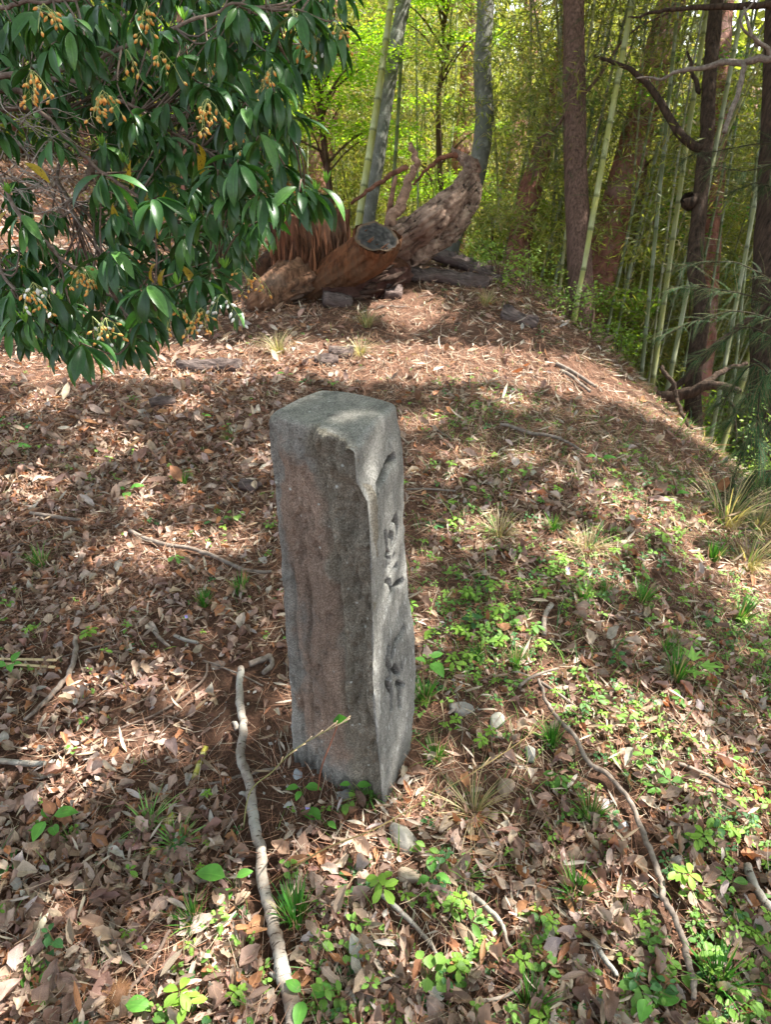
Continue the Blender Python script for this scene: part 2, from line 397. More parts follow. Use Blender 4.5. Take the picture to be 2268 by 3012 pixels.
# ground
k = NT('forest_soil'); co = k.coord()
a = k.noise(co, 1.3, 6, 0.6); b = k.noise(co, 28, 8, 0.7); c3 = k.noise(co, 120, 5, 0.7)
c = k.ramp(b, [(0.3, (0.03, 0.018, 0.013)), (0.55, (0.10, 0.056, 0.038)), (0.78, (0.24, 0.15, 0.11))])
c = k.mix(c, k.ramp(c3, [(0.35, (0.05, 0.028, 0.02)), (0.7, (0.24, 0.125, 0.08))]), 0.45)
c = k.mix(c, k.ramp(a, [(0.3, 0.75), (0.7, 1.25)]), 1.0, 'MULTIPLY')
M_soil = k.done(k.pbsdf(c, 0.95, 0.1, k.bump(b, 0.02)))

# standing stone
k = NT('weathered_stone'); co = k.coord()
n_f = k.noise(co, 260, 5, 0.75); n_m = k.noise(co, 22, 6, 0.65); n_c = k.noise(co, 5, 4)
grey = k.ramp(n_f, [(0.34, (0.14, 0.137, 0.125)), (0.5, (0.30, 0.293, 0.268)), (0.66, (0.46, 0.445, 0.41))])
pink = k.ramp(n_f, [(0.34, (0.12, 0.074, 0.054)), (0.5, (0.28, 0.185, 0.138)), (0.66, (0.46, 0.33, 0.26))])
oliv = k.ramp(n_f, [(0.34, (0.09, 0.078, 0.058)), (0.5, (0.215, 0.19, 0.147)), (0.66, (0.40, 0.36, 0.29))])
at = k.n('ShaderNodeAttribute'); at.attribute_name = 'Col'; sepc = k.n('ShaderNodeSeparateColor'); k.l(at.outputs['Color'], sepc.inputs[0])
mm = k.n('ShaderNodeMath', operation='ADD'); k.l(sepc.outputs[0], mm.inputs[0])
m2 = k.n('ShaderNodeMath', operation='MULTIPLY_ADD'); k.l(n_m, m2.inputs[0]); m2.inputs[1].default_value = 0.9; m2.inputs[2].default_value = -0.45
k.l(m2.outputs[0], mm.inputs[1])
c = k.mix(grey, pink, k.ramp(mm.outputs[0], [(0.2, 0.0), (0.6, 1.0)]))
c = k.mix(c, oliv, sepc.outputs[1])
c = k.mix(c, k.ramp(n_c, [(0.3, 0.8), (0.7, 1.18)]), 1.0, 'MULTIPLY')
n_v = k.noise(k.coord((34, 34, 7)), 1.0, 6, 0.7)   # damp vertical weathering streaks
c = k.mix(c, k.ramp(n_v, [(0.32, 0.68), (0.5, 1.0), (0.7, 1.2)]), 1.0, 'MULTIPLY')
c = k.mix(c, k.ramp(n_m, [(0.34, 0.82), (0.5, 1.0), (0.7, 1.15)]), 1.0, 'MULTIPLY')
vo = k.n('ShaderNodeTexVoronoi'); vo.inputs['Scale'].default_value = 48; k.l(co, vo.inputs['Vector'])
spot = k.ramp(vo.outputs['Distance'], [(0.10, 1.0), (0.21, 0.0)])
sel = k.n('ShaderNodeSeparateColor'); k.l(vo.outputs['Color'], sel.inputs[0])
selr = k.ramp(sel.outputs[0], [(0.72, 0.0), (0.78, 1.0)])
lich = k.ramp(n_c, [(0.42, 0.0), (0.52, 1.0)])
c = k.mix(c, (0.58, 0.60, 0.55), k.mix(k.mix(spot, selr, 1.0, 'MULTIPLY'), lich, 1.0, 'MULTIPLY'))
# pale crusty lichen streaks on the carved face (mask in blue channel)
vs = k.noise(k.coord((110, 110, 26)), 1.0, 3, 0.6)
streak = k.ramp(vs, [(0.60, 0.0), (0.66, 1.0)])
c = k.mix(c, (0.55, 0.55, 0.53), k.mix(streak, sepc.outputs[2], 1.0, 'MULTIPLY'))
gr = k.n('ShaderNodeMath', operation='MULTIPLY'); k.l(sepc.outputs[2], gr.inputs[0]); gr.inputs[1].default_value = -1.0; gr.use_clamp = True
c = k.mix(c, (0.05, 0.047, 0.038), gr.outputs[0])   # grime round the foot; in the cut strokes, groove shade painted dark
hb = k.n('ShaderNodeMath', operation='MULTIPLY_ADD'); k.l(n_f, hb.inputs[0]); hb.inputs[1].default_value = 0.6; k.l(n_m, hb.inputs[2])
M_stone = k.done(k.pbsdf(c, 0.92, 0.2, k.bump(hb.outputs[0], 0.012, 1.0)))

# ================================================================== GROUND
n = 440
uu = np.linspace(-1, 1, n)
gx = 4.0 * uu + 150 * uu ** 7; gy = 3.2 + 4.6 * uu + 150 * uu ** 7
X, Y = np.meshgrid(gx, gy, indexing='ij'); Z = terrain(X, Y) + 0.012 * n2(X, Y, 22, 3, 31) * (np.hypot(X, Y - 3) < 8)
i = np.arange(n - 1)[:, None] * n; j = np.arange(n - 1)[None]
f = np.stack([i + j, i + n + j, i + n + j + 1, i + j + 1], -1).reshape(-1, 4)
ground = link('ground', mesh_np('ground', np.stack([X, Y, Z], -1).reshape(-1, 3), f, mat=M_soil))
tag(ground, kind='structure')

# ================================================================== STANDING STONE
HS = 1.05
def edge_curve(pts):
    pts = np.array(pts, float)
    return lambda v: np.interp(v, pts[:, 1], pts[:, 0])
eL = edge_curve([(801, 1189), (787, 1238), (788, 1322), (801, 1444), (816, 1625), (825, 1777), (843, 1959), (849, 2110), (858, 2231), (862, 2300)])
eF = edge_curve([(1043, 1322), (1049, 1419), (1082, 1480), (1088, 1565), (1091, 1686), (1097, 1807), (1098, 1989), (1104, 2110), (1116, 2231), (1128, 2377), (1134, 2450)])
eR = edge_curve([(1173, 1189), (1185, 1262), (1191, 1444), (1197, 1625), (1204, 1747), (1219, 1807), (1228, 1959), (1225, 2080), (1207, 2231), (1190, 2300)])
def corner(curve, y0, y1, w):
    y = y0 + (y1 - y0) * w / HS
    p = np.stack([np.zeros_like(w), y, w], -1); _, v, t = proj(p)
    return np.stack([(curve(v) - 1134) / FPX * t, y], -1)
nh = 380
w = np.linspace(-0.12, HS, nh)
cL = corner(eL, 1.335, 1.405, w); cF = corner(eF, 1.194, 1.195, w); cR = corner(eR, 1.40, 1.447, w)
cB = np.stack([np.interp(w, [0, HS], [-0.20, -0.155]), np.interp(w, [0, HS], [1.52, 1.565])], -1)
seglist = [(cL, cF, 110), (cF, cR, 120), (cR, cB, 40), (cB, cL, 34)]
ring = []; face = []; spar = []
for k_, (A, B, m) in enumerate(seglist):
    s = np.linspace(0, 1, m, endpoint=False)
    ring.append(A[:, None] * (1 - s)[None, :, None] + B[:, None] * s[None, :, None]); face += [k_] * m; spar += list(s)
ring = np.concatenate(ring, 1); face = np.array(face); spar = np.array(spar); NP = ring.shape[1]
cen = (cL + cF + cR + cB)[:, None] / 4
# corner rounding: blend each ring with a smoothed copy of itself
def smooth_ring(r, it, keepF):
    q = r.copy()
    for _ in range(it): q = (np.roll(q, 1, 1) + np.roll(q, -1, 1) + 2 * q) / 4
    return q
sm1 = smooth_ring(ring, 26, 0); sm2 = smooth_ring(ring, 6, 0)
dF = np.abs(np.arange(NP) - 110); sharp = np.exp(-(dF / 14.0) ** 2)[None, :, None]   # arris between the two front faces stays crisp
ring = sm2 * sharp + sm1 * (1 - sharp)
tangent = np.roll(ring, -1, 1) - np.roll(ring, 1, 1)
nrm = np.stack([tangent[..., 1], -tangent[..., 0]], -1); nrm /= np.linalg.norm(nrm, axis=-1, keepdims=True)
out_sign = np.sign(((ring - cen) * nrm).sum(-1).mean()); nrm *= out_sign
W2 = np.broadcast_to(w[:, None], (nh, NP))
P3 = np.concatenate([ring, W2[..., None]], -1)
S2 = np.broadcast_to(spar[None], (nh, NP)); F2 = np.broadcast_to(face[None], (nh, NP))
disp = 0.006 * fbm(P3 * 9, 3, 71) + 0.0035 * fbm(P3 * 40, 4, 72)
onL = (F2 == 0).astype(float) * sm(0, 0.05, S2) * sm(1.0, 0.97, S2); onR = (F2 == 1).astype(float)
# rough left face: groove, ledges and split texture
gpos = np.interp(w, [0, .35, .75, .95, 1.05], [.72, .66, .60, .50, .46])[:, None] + 0.02 * n2(W2 * 0, W2, 6, 2, 3)
groove = np.exp(-((S2 - gpos) / 0.035) ** 2)
groove = np.exp(-np.abs((S2 - gpos) / 0.03) ** 1.5)
disp += onL * (-0.019 * groove * sm(-0.02, 0.3, W2) - 0.006 * sm(0, 0.10, S2 - gpos) * sm(1.0, 0.9, W2))
for g2, amp in ((0.30, .005), (0.14, .004)):
    gp = g2 + 0.05 * n2(W2 * 0, W2, 5, 3, int(g2 * 100)); disp += onL * (-2.2 * amp * np.exp(-((S2 - gp) / 0.022) ** 2)) * sm(0.8, 0.6, W2)
Pst = P3 * np.array([16, 16, 5.0]); rough_l = fbm(Pst, 5, 77, 0.6)
disp += onL * 0.020 * rough_l * (0.5 + 0.8 * sm(0.0, 0.15, S2 - gpos))
ledge = fbm(P3 * np.array([11, 11, 3.2]) + 4, 3, 78); disp += onL * 0.009 * np.tanh(ledge * 16) * (0.5 + 0.6 * sm(0.0, 0.1, S2 - gpos))
disp += onL * -0.010 * sm(.18, .45, fbm(P3 * np.array([34, 34, 20]) + 3, 3, 85)); disp += onL * 0.0090 * fbm(P3 * np.array([60, 60, 42]), 4, 79) * (.5 + .7 * sm(0.0, 0.1, S2 - gpos)); disp += onL * 0.006 * np.tanh(8 * fbm(P3 * np.array([30, 30, 9]), 3, 83)) * sm(.0, .1, S2 - gpos)
chips = fbm(P3 * 26, 4, 81); disp += onL * -0.006 * np.clip(chips, 0, 1) * sm(0.35, 0.0, W2)
# big conchoidal chip below the top of the arris
cs, cw = 0.86, 0.70
chip = np.clip(1 - ((S2 - 0.92) / 0.26) ** 2 - ((W2 - 0.72) / 0.24) ** 2, 0, 1); disp += onL * -0.020 * np.sqrt(chip)
chip2 = np.clip(1 - ((S2 - 0.80) / 0.30) ** 2 - ((W2 - 0.93) / 0.13) ** 2, 0, 1); disp += onL * -0.016 * np.sqrt(chip2)
disp += onR * 0.0015 * fbm(P3 * np.array([60, 60, 12]), 3, 91)
# carved characters on the right face, strokes given by where they sit in the photograph
OFF = np.array([1050, 1250]); SC = 250 / 614
strokes = [([(272, 240), (245, 262), (225, 300), (190, 380), (158, 440), (150, 505)], 1.25),
           ([(272, 665), (238, 725), (222, 785)], 1.0), ([(275, 665), (287, 740), (272, 850), (244, 925)], 1.0),
           ([(197, 790), (203, 890)], 1.0), ([(225, 790), (243, 800), (240, 850), (232, 880)], .8), ([(205, 920), (238, 960), (232, 1015)], .9),
           ([(210, 985), (215, 1030)], .8), ([(270, 950), (248, 1025), (232, 1030)], .9), ([(288, 1020), (262, 1060), (232, 1120)], .9), ([(214, 1140), (242, 1125), (250, 1185)], .9),
           ([(322, 1135), (275, 1170), (235, 1250), (205, 1360)], 1.1),
           ([(337, 1472), (300, 1540), (268, 1600), (255, 1680)], 1.1), ([(232, 1610), (222, 1700), (240, 1770), (236, 1830)], 1.0),
           ([(268, 1755), (300, 1800)], 1.1), ([(322, 1725), (322, 1775)], .6), ([(212, 1850), (236, 1900), (246, 1960), (243, 2050)], 1.0),
           ([(287, 1863), (342, 1884)], .8), ([(298, 1880), (306, 1950), (314, 2040)], .9)]
ru, rv, rt = proj(P3)
selR = np.nonzero(face == 1)[0]
fu, fv = ru[:, selR], rv[:, selR]
faceW = np.linalg.norm(cR - cF, axis=1)[:, None]
SX = S2[:, selR] * faceW; SZ = W2[:, selR]
carve = np.zeros_like(SX)
for pts, wd in strokes:
    q = []
    for (a_, b_) in pts:
        U, V = OFF + np.array([a_, b_]) * SC
        kk = np.argmin((fu - U) ** 2 + (fv - V) ** 2); q.append((SX.ravel()[kk], SZ.ravel()[kk]))
    q = smooth_path(np.array([(x, 0, z) for x, z in q]), max(2, 5 * (len(q) - 1) + 1))[:, [0, 2]]
    rad = np.linspace(1.0, 0.75, len(q)) * 0.0105 * wd
    for k_ in range(len(q) - 1):
        A, B = q[k_], q[k_ + 1]; d = B - A; L2 = (d ** 2).sum() + 1e-9
        tt = np.clip(((SX - A[0]) * d[0] + (SZ - A[1]) * d[1]) / L2, 0, 1)
        dist = np.hypot(SX - A[0] - tt * d[0], SZ - A[1] - tt * d[1])
        carve = np.maximum(carve, sm(1.1, 0.7, dist / rad[k_]))
disp[:, selR] += -0.019 * carve
V3 = P3.copy(); V3[..., :2] += nrm * disp[..., None]
# wavy, rounded top
topz = lambda x, y: HS + 0.012 * n2(x, y, 7, 3, 61) - 0.03 * sm(0.10, 0.22, np.hypot(x + 0.10, y - 1.39)) * 0.4
er = 0.013
tf = sm(HS - er * 1.2, HS, W2)
V3[..., :2] = V3[..., :2] - nrm * (er * (1 - np.sqrt(np.clip(1 - (np.clip((W2 - HS + er) / er, 0, 1)) ** 2, 0, 1))))[..., None] * 0.8
V3[..., 2] += tf * (topz(V3[..., 0], V3[..., 1]) - HS)
rings = [V3]
last = V3[-1]; c2 = last[:, :2].mean(0)
for q in np.linspace(0.06, 1, 26):
    xy = last[:, :2] * (1 - q) + c2 * q
    z = topz(xy[:, 0], xy[:, 1]) + 0.0025 * fbm(np.concatenate([xy, np.zeros((NP, 1))], 1) * 60, 3, 5)
    rings.append(np.concatenate([xy, z[:, None]], 1)[None])
VV = np.concatenate(rings); NR = VV.shape[0]
i = np.arange(NR - 1)[:, None] * NP; j = np.arange(NP)[None]; j2 = (j + 1) % NP
f = np.stack([i + j, i + j2, i + NP + j2, i + NP + j], -1).reshape(-1, 4)
cc = np.zeros((NR, NP, 3))
pinkm = onL * sm(0.07, 0.16, S2) * sm(0.02, -0.03, S2 - gpos) * sm(1.02, 0.94, W2) * sm(0.0, 0.25, W2 + 0.1)
pinkm = onL * sm(0.03, 0.20, S2 + .10 * fbm(P3 * 12, 3, 13)) * sm(0.06, -0.07, S2 - gpos + .10 * fbm(P3 * 14, 3, 12)) * sm(1.05, 0.88, W2 + .08 * fbm(P3 * 10, 3, 11)) * sm(-.08, 0.3, W2 + .1 * fbm(P3 * 9, 3, 10))
pinkm = np.clip(pinkm * (0.85 + 0.75 * fbm(P3 * np.array([9, 9, 4]), 4, 14)), 0, 1)
olm = onL * sm(-0.08, 0.06, S2 - gpos + .08 * fbm(P3 * 14, 3, 12)) * (0.8 + 0.6 * fbm(P3 * 8, 3, 15))
cc[:nh, :, 0] = pinkm; cc[:nh, :, 1] = np.clip(olm + onL * .35, 0, 1)
cc[:nh, :, 2] = onR * sm(0.95, 0.5, W2) * 0.9
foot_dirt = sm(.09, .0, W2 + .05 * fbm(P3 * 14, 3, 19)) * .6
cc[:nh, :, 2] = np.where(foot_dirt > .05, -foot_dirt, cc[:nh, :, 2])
cc[:nh, selR, 2] = np.where(carve > .3, -.85 * carve, cc[:nh, selR, 2])  # strokes coloured dark to stand in for shade inside the grooves
cc[nh:, :, 1] = 0.35
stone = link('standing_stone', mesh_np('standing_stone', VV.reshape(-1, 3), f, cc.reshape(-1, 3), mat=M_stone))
tag(stone, 'tall grey stone marker pillar with carved characters on its right face', 'stone pillar')
STONE_POLY = np.array([cL[40], cF[40], cR[40], cB[40]])
def in_stone(x, y, pad=0.0):
    c0 = STONE_POLY.mean(0); q = STONE_POLY + (STONE_POLY - c0) * pad
    inside = np.ones(np.shape(x), bool); sgn = None
    for k_ in range(4):
        A, B = q[k_], q[(k_ + 1) % 4]
        cr = (B[0] - A[0]) * (y - A[1]) - (B[1] - A[1]) * (x - A[0]); inside &= (cr > 0)
    return inside

# ================================================================== GROUND PLANTS, STICKS, BARK, ROCKS
EXCL = []
# grass tufts
def tuft_mesh(seed, nb=70, H=.10, spread=.5, cols=((.06, .2, .03), (.10, .27, .04)), w=.0016, dry=0.15, R=.018):
    r = np.random.default_rng(seed); mb = MB(); t = np.linspace(0, 1, 6)
    for b in range(nb):
        a_ = r.uniform(0, 6.28); L = H * r.uniform(.5, 1.15); sp_ = spread * r.uniform(.2, 1.2)
        d = np.array([math.cos(a_), math.sin(a_)]); rad = R * math.sqrt(r.random())
        xy = d[None] * (rad + L * sp_ * (t ** 1.6)[:, None]); z = L * (t - .45 * sp_ * t ** 2.2)
        side = np.array([-d[1], d[0]]); ww = w * (1 - t ** 2) + .0002
        A = np.concatenate([xy - side * ww[:, None], z[:, None]], 1); B = np.concatenate([xy + side * ww[:, None], z[:, None]], 1)
        f = np.array([[q, q + 6, q + 7, q + 1] for q in range(5)])
        c = np.array(cols[r.integers(len(cols))]) * r.uniform(.8, 1.25)
        if r.random() < dry: c = np.array((.42, .34, .18)) * r.uniform(.7, 1.1)
        mb.add(np.concatenate([A, B]), f, c)
    return mb.mesh('grass_tuft', M_grass)
T_green = [tuft_mesh(900 + q, 80, .085) for q in range(3)]
T_flat = [tuft_mesh(910 + q, 60, .065, 1.1, ((.14, .33, .07), (.2, .4, .1)), .0017, .1) for q in range(2)]
T_dry = [tuft_mesh(920 + q, 110, .16, 1.2, ((.5, .4, .24), (.42, .33, .2), (.12, .2, .06)), .0012, .5, .03) for q in range(2)]
tufts = [
 (124, 1670, 'g', 1.1, 'green grass tuft at the left edge among brown leaves'),
 (708, 1745, 'g', 1.0, 'upright grass tuft close to the left side of the stone pillar'),
 (600, 1783, 'g', .9, 'low slanting grass tuft left of the pillar beside bare soil'),
 (540, 1430, 'g', .8, 'thin grass tuft behind and left of the pillar'),
 (672, 1305, 'g', .8, 'grass tuft beneath a round leaf just left of the pillar top'),
 (868, 2715, 'g', 1.35, 'bright grass tuft right beside the thick pale branch'),
 (574, 2720, 'g', 1.0, 'arching grass tuft left of the thick pale branch near the bottom'),
 (440, 2430, 'f', 1.2, 'pale sunlit sprawling grass over a cut bamboo piece'),
 (520, 2490, 'f', 1.2, 'sprawling grass at the near end of the cut bamboo piece'),
 (210, 2480, 'g', .6, 'small dark grass tuft under the leafy rosette at lower left'),
 (1085, 2345, 'f', 1.0, 'grass tuft at the front foot of the stone pillar'),
 (1408, 1945, 'g', 1.0, 'dark grass tuft on the slope, left one of the pair right of the pillar'),
 (1514, 1960, 'g', 1.1, 'grass tuft on the slope just above the crossed twigs'),
 (1990, 1995, 'g', 1.5, 'large bright grass tuft beside the lobed light green seedling'),
 (1959, 1925, 'g', 1.0, 'grass tuft behind the large bright tuft on the right slope'),
 (1252, 2065, 'g', 1.2, 'grass tuft against the right side of the stone pillar'),
 (1285, 2230, 'g', 1.0, 'grass tuft below the right side of the pillar'),
 (1626, 2185, 'g', 1.1, 'dark grass tuft left of the long curved stick'),
 (1738, 2415, 'g', 1.1, 'grass tuft left of the middle of the long stick'),
 (1394, 2400, 'd', .8, 'long pale grass clump in front and right of the pillar foot'),
 (1696, 2645, 'g', 1.3, 'dense grass tuft left of the lower part of the long stick'),
 (1366, 2580, 'f', .8, 'small light grass tuft below the pillar and beside reddish needles'),
 (1829, 2730, 'g', .9, 'thin grass tuft close to the lower half of the long stick'),
 (1560, 2975, 'g', 1.1, 'grass tuft at the bottom edge right of the middle'),
 (1716, 1765, 'g', 1.0, 'spiky dark grass tuft on bare soil of the slope'),
 (1782, 1748, 'g', .8, 'smaller dark grass tuft beside the spiky one'),
 (1886, 1772, 'g', 1.1, 'leaning grass tuft right of the two spiky tufts'),
 (1623, 1560, 'g', .9, 'grass tuft on the needle-covered slope above the spiky tufts'),
 (2174, 1830, 'g', 1.3, 'wide grass tuft near the right edge of the slope'),
 (2097, 1650, 'g', 1.2, 'grass tuft on the right slope below the dry grass'),
 (1469, 1580, 'd', .75, 'dry bleached grass clump on the slope right of the pillar'),
 (1726, 1625, 'd', .7, 'dry bent grass clump in the middle of the right slope'),
 (2135, 1545, 'd', 1.7, 'large bleached grass clump hanging at the right rim of the slope'),
 (2230, 1560, 'd', 1.5, 'dry curling grass clump at the right edge of the picture'),
 (2200, 1680, 'd', 1.2, 'dry grass clump below the large bleached one'),
 (2110, 2900, 'g', 1.6, 'tall grass tuft in the lower right corner greenery'),
 (1080, 960, 'd', .8, 'pale grass tuft on the mound in front of the stump'),
 (820, 1040, 'd', .8, 'pale grass tuft on the mound right of the bark slab'),
 (1060, 1045, 'd', .7, 'small dry grass tuft between the bark piece and the pillar top'),
 (1430, 900, 'd', .8, 'grass tuft at the right shoulder of the mound'),
]
for k_, (u, v, ty, s, lab) in enumerate(tufts):
    p = G(u, v); me = {'g': T_green, 'f': T_flat, 'd': T_dry}[ty]; me = me[k_ % len(me)]
    o = link('grass_tuft', me, None, p); o.location.z -= .004; far = depth(p)
    s = s * (1.0 if far < 2.4 else min(1.7, .55 + .22 * far)); o.scale = (s, s, s); o.rotation_euler = (rng.normal(0, .12), rng.normal(0, .12), rng.uniform(0, 6.28))
    tag(o, lab, 'grass tuft', 'grass tufts growing through the litter')

# larger single plants
def broad_plant(u, v, leaves, label, cat='plant', H=.05, name='broad_leaf_plant', gc=(.12, .32, .05), lobed=False):
    p = G(u, v); root = thing(name, label, cat, p)
    for q, (a_, L, el) in enumerate(leaves):
        d = np.array([math.cos(R_(a_)), math.sin(R_(a_)), el]); hh = H * rng.uniform(.5, 1.1)
        tip = np.array([d[0] * L * .25, d[1] * L * .25, hh]); m_ = MB()
        m_.add(*tube(smooth_path([(0, 0, -.01), tip * [.3, .3, .7], tip], 5), .0013, 4)[:2], (.2, .25, .08))
        lp = lobed_leaf(5, 1.0, q) if lobed else leaf_proto(8, 2, 1, .6, -.25, .2, 0, .42, .04, q + 3)
        scatter(m_, [lp], np.zeros(1, int), tip[None], dir_frames(d[None], np.array([[0, 0, 1.0]])), np.array([L]), np.array([gc]) * rng.uniform(.85, 1.2))
        m_.build('leaf', M_sprout, root)
broad_plant(28, 1340, [(20, .10, .1)], 'single broad green leaf at the left edge of the litter')
broad_plant(375, 1460, [(20, .075, .25), (-70, .07, .1), (160, .05, .2)], 'two heart-shaped green leaves rising from litter at left')
broad_plant(595, 1240, [(0, .05, .2), (60, .03, .1)], 'heart-shaped leaf plant beside a pale leaf behind the pillar')
broad_plant(672, 1270, [(90, .045, .2), (200, .03, .1)], 'round heart-shaped leaf just left of the pillar top')
broad_plant(515, 1150, [(20, .06, .25)], 'pointed green leaf in front of the bark slab')
broad_plant(845, 1060+60, [(200, .06, .3), (20, .035, .2)], 'green leaf right of the long bark slab')
broad_plant(1258, 1975, [(-60, .075, .2), (30, .05, .25), (150, .04, .2)], 'broad green leaves close to the right side of the pillar')
broad_plant(2030, 2000, [(-20, .075, .1), (75, .075, .2), (-110, .06, .1)], 'light green seedling with lobed maple-like leaves on the right slope', 'seedling', .07, 'maple_seedling', (.22, .42, .08), True)
broad_plant(155, 2440, [(10, .06, .2), (130, .04, .3), (200, .05, .2), (260, .055, .1), (310, .045, .3)], 'leafy green rosette with long leaf at lower left')
broad_plant(40, 1985, [(180, .06, .1), (80, .045, .5), (-60, .04, .2), (10, .03, .3)], 'green seedling over the split bamboo strips at the left edge', H=.05)
broad_plant(960, 2440, [(150, .065, .1), (-40, .03, .2)], 'large oval leaf lying in front of the pillar foot')
broad_plant(690, 2620, [(170, .075, .2), (250, .05, .2), (20, .04, .3)], 'broad bright leaves just left of the thick pale branch')
broad_plant(360, 2985, [(0, .055, .1)], 'single bright oval leaf at the bottom edge left')
broad_plant(120, 2935, [(150, .045, .3), (-30, .035, .2), (-80, .03, .2), (60, .03, .5)], 'bright seedling with round leaves in the bottom left corner')
broad_plant(890, 2290+55, [(190, .035, .2), (-10, .045, .2), (250, .03, .1)], 'seedling with pointed leaves at the pillar foot')
broad_plant(1040, 2790-450, [(0, .04, .25), (180, .03, .2)], 'small leaf pair by the front foot of the pillar')
broad_plant(1890, 2960, [(0, .06, .2), (120, .05, .3), (240, .05, .2)], 'broad green leaves at the bottom edge by the long stick end')
broad_plant(1270, 2480+120, [(90, .045, .3), (210, .035, .2), (330, .04, .2)], 'leafy rosette below the pale flat rock')
broad_plant(900, 2960, [(20, .05, .2), (150, .04, .3), (260, .05, .2)], 'leaves beside the lower end of the thick pale branch')
broad_plant(1760, 1515-150, [(0, .08, .3), (180, .06, .2)], 'green leaf pair standing on the right slope')
broad_plant(1980, 1465, [(0, .07, .2), (180, .06, .3), (90, .05, .2)], 'green leaves near the rim of the right slope')
for (u, v) in ((905, 2375), (1672, 1672), (548, 1813)):
    p = G(u, v, .03); m_ = MB()
    for q in range(5):
        a_ = q * 1.257; d = np.array([[math.cos(a_), math.sin(a_) * .5 - .5, math.sin(a_)]])
        scatter(m_, [leaf_proto(3, 2, 1, .8, .2, .1)], np.zeros(1, int), np.zeros((1, 3)), dir_frames(d, np.array([[0, -1.0, .4]])), np.array([.009]), np.array([(.45, .38, .75)]))
    root = thing('violet_flower', {905: 'tiny violet flower beside the thick pale branch', 1672: 'small violet flower on the sunlit part of the slope', 548: 'tiny violet flower left of the pillar near a grass tuft'}[u], 'flower', p)
    m_.build('petals', M_flower, root)
    s_b = MB(); s_b.add(*tube(smooth_path([(0, 0, -.035), (.004, 0, -.015), (0, 0, 0)], 4), .0008, 4)[:2], (.15, .25, .07)); s_b.build('stem', M_flower, root)

# ================================================================== STICKS, BARK, ROCKS
def gpath(px, lift=.012):
    return np.array([G(u, v, 0) + np.array([0, 0, lift]) for u, v in px])
def stick(px, rad, label, mat, lift=.012, n=40, wob=.006, bump=.18, seed=0, seg=10, name='stick', side=None, cat='stick'):
    pts_ = gpath(px, lift); path = smooth_path(pts_, n, wob, seed); zt = terrain(path[:, 0], path[:, 1]); kk_ = min(9, n // 2 * 2 - 1); zt = np.convolve(np.pad(zt, kk_ // 2, mode='edge'), np.ones(kk_) / kk_, 'valid')
    path[:, 2] = .75 * (zt + lift + .4 * float(np.max(rad)) + .004) + .25 * path[:, 2]; EXCL.append((path[:, :2], float(np.max(rad)) + .016))
    v, f, uv = tube(path, rad, seg, bump, 40, seed); 
    mb = MB(); mb.add(v, f, (1, 1, 1), uv)
    org = path[0].copy(); root = None
    if side:
        root = thing(name, label, cat, org); mb.v = [a - org for a in mb.v]; mb.build('limb', mat, root)
        for (px2, r2, l2) in side:
            p2 = np.array([G(u, v, 0) + np.array([0, 0, lf]) for (u, v), lf in zip(px2, l2)])
            m2_ = MB(); m2_.add(*tube(smooth_path(p2, 10, .003, seed + 1), r2, 7, .2, 50, seed + 2)[:2]); m2_.v = [a - org for a in m2_.v]; m2_.build('twig', mat, root)
        return root
    o = mb.build(name, mat, None, org); tag(o, label, cat); return o
stick([(712, 1985), (706, 2070), (718, 2160), (712, 2250), (738, 2330), (748, 2420), (770, 2520), (775, 2620), (800, 2720), (820, 2800), (832, 2880), (858, 2960), (866, 3060)],
      [.010, .0125, .012, .0135, .013, .014, .0135, .0145, .014, .015, .0155, .016, .0165], 'thick pale branch lying from beside the pillar down to the bottom edge', M_stick, .022, 150, .005, .22, 3, 16,
      'fallen_branch', [([(700, 2160), (692, 2145)], [.009, .006], (.02, .035)), ([(728, 2350), (708, 2352)], [.008, .004], (.02, .03)), ([(815, 2890), (800, 2880)], [.008, .005], (.02, .03)), ([(756, 2460), (742, 2458)], [.005, .003], (.02, .025))], 'branch')
stick([(1582, 2020), (1600, 2080), (1640, 2140), (1690, 2200), (1735, 2270), (1790, 2310), (1850, 2390), (1880, 2460), (1905, 2530), (1930, 2600), (1945, 2670), (1985, 2740), (2010, 2830), (2030, 2900), (2035, 2960)],
      [.0045, .006, .0065, .007, .0075, .007, .0075, .0075, .007, .0075, .007, .0075, .0075, .0065, .0055], 'long thin curved brown stick running down the right slope', M_stick2, .028, 120, .008, .22, 9, 10,
      'long_stick', [([(1525, 2042), (1570, 2012), (1640, 1992)], [.006, .0055, .0035], (.035, .04, .04)), ([(1590, 2020), (1640, 2060), (1690, 2090)], [.006, .005, .004], (.02, .03, .02))], 'stick')
stick([(1620, 1790), (1600, 1830), (1600, 1880)], [.011, .009, .008], 'short stub of wood upright on the slope above the long stick', M_stick, .012, 14, .003, .25, 2)
stick([(385, 1575), (470, 1610), (560, 1625), (640, 1655), (720, 1690), (800, 1695)], [.009, .010, .009, .008, .008, .006], 'dark knobbly stick behind the left side of the pillar', M_stick2, .015, 40, .01, .3, 5)
stick([(90, 1520), (150, 1530), (240, 1540)], [.008, .010, .006], 'short thick dark stick among leaves at the left', M_stick2, .014, 20, .008, .3, 6)
stick([(225, 1890), (222, 1950), (200, 2010), (150, 2060), (80, 2135)], [.008, .009, .009, .008, .005], 'bent dark stick beside the split bamboo strips', M_stick2, .014, 40, .008, .25, 7)
stick([(-30, 2252), (60, 2258), (138, 2262)], [.008, .009, .008], 'pale stick poking in from the left edge', M_stick, .014, 20, .003, .25, 8)
stick([(735, 1970), (790, 1950), (800, 1945)], [.010, .012, .008], 'stubby grey stick at the shaded foot of the pillar', M_stick2, .016, 14, .003, .25, 10)
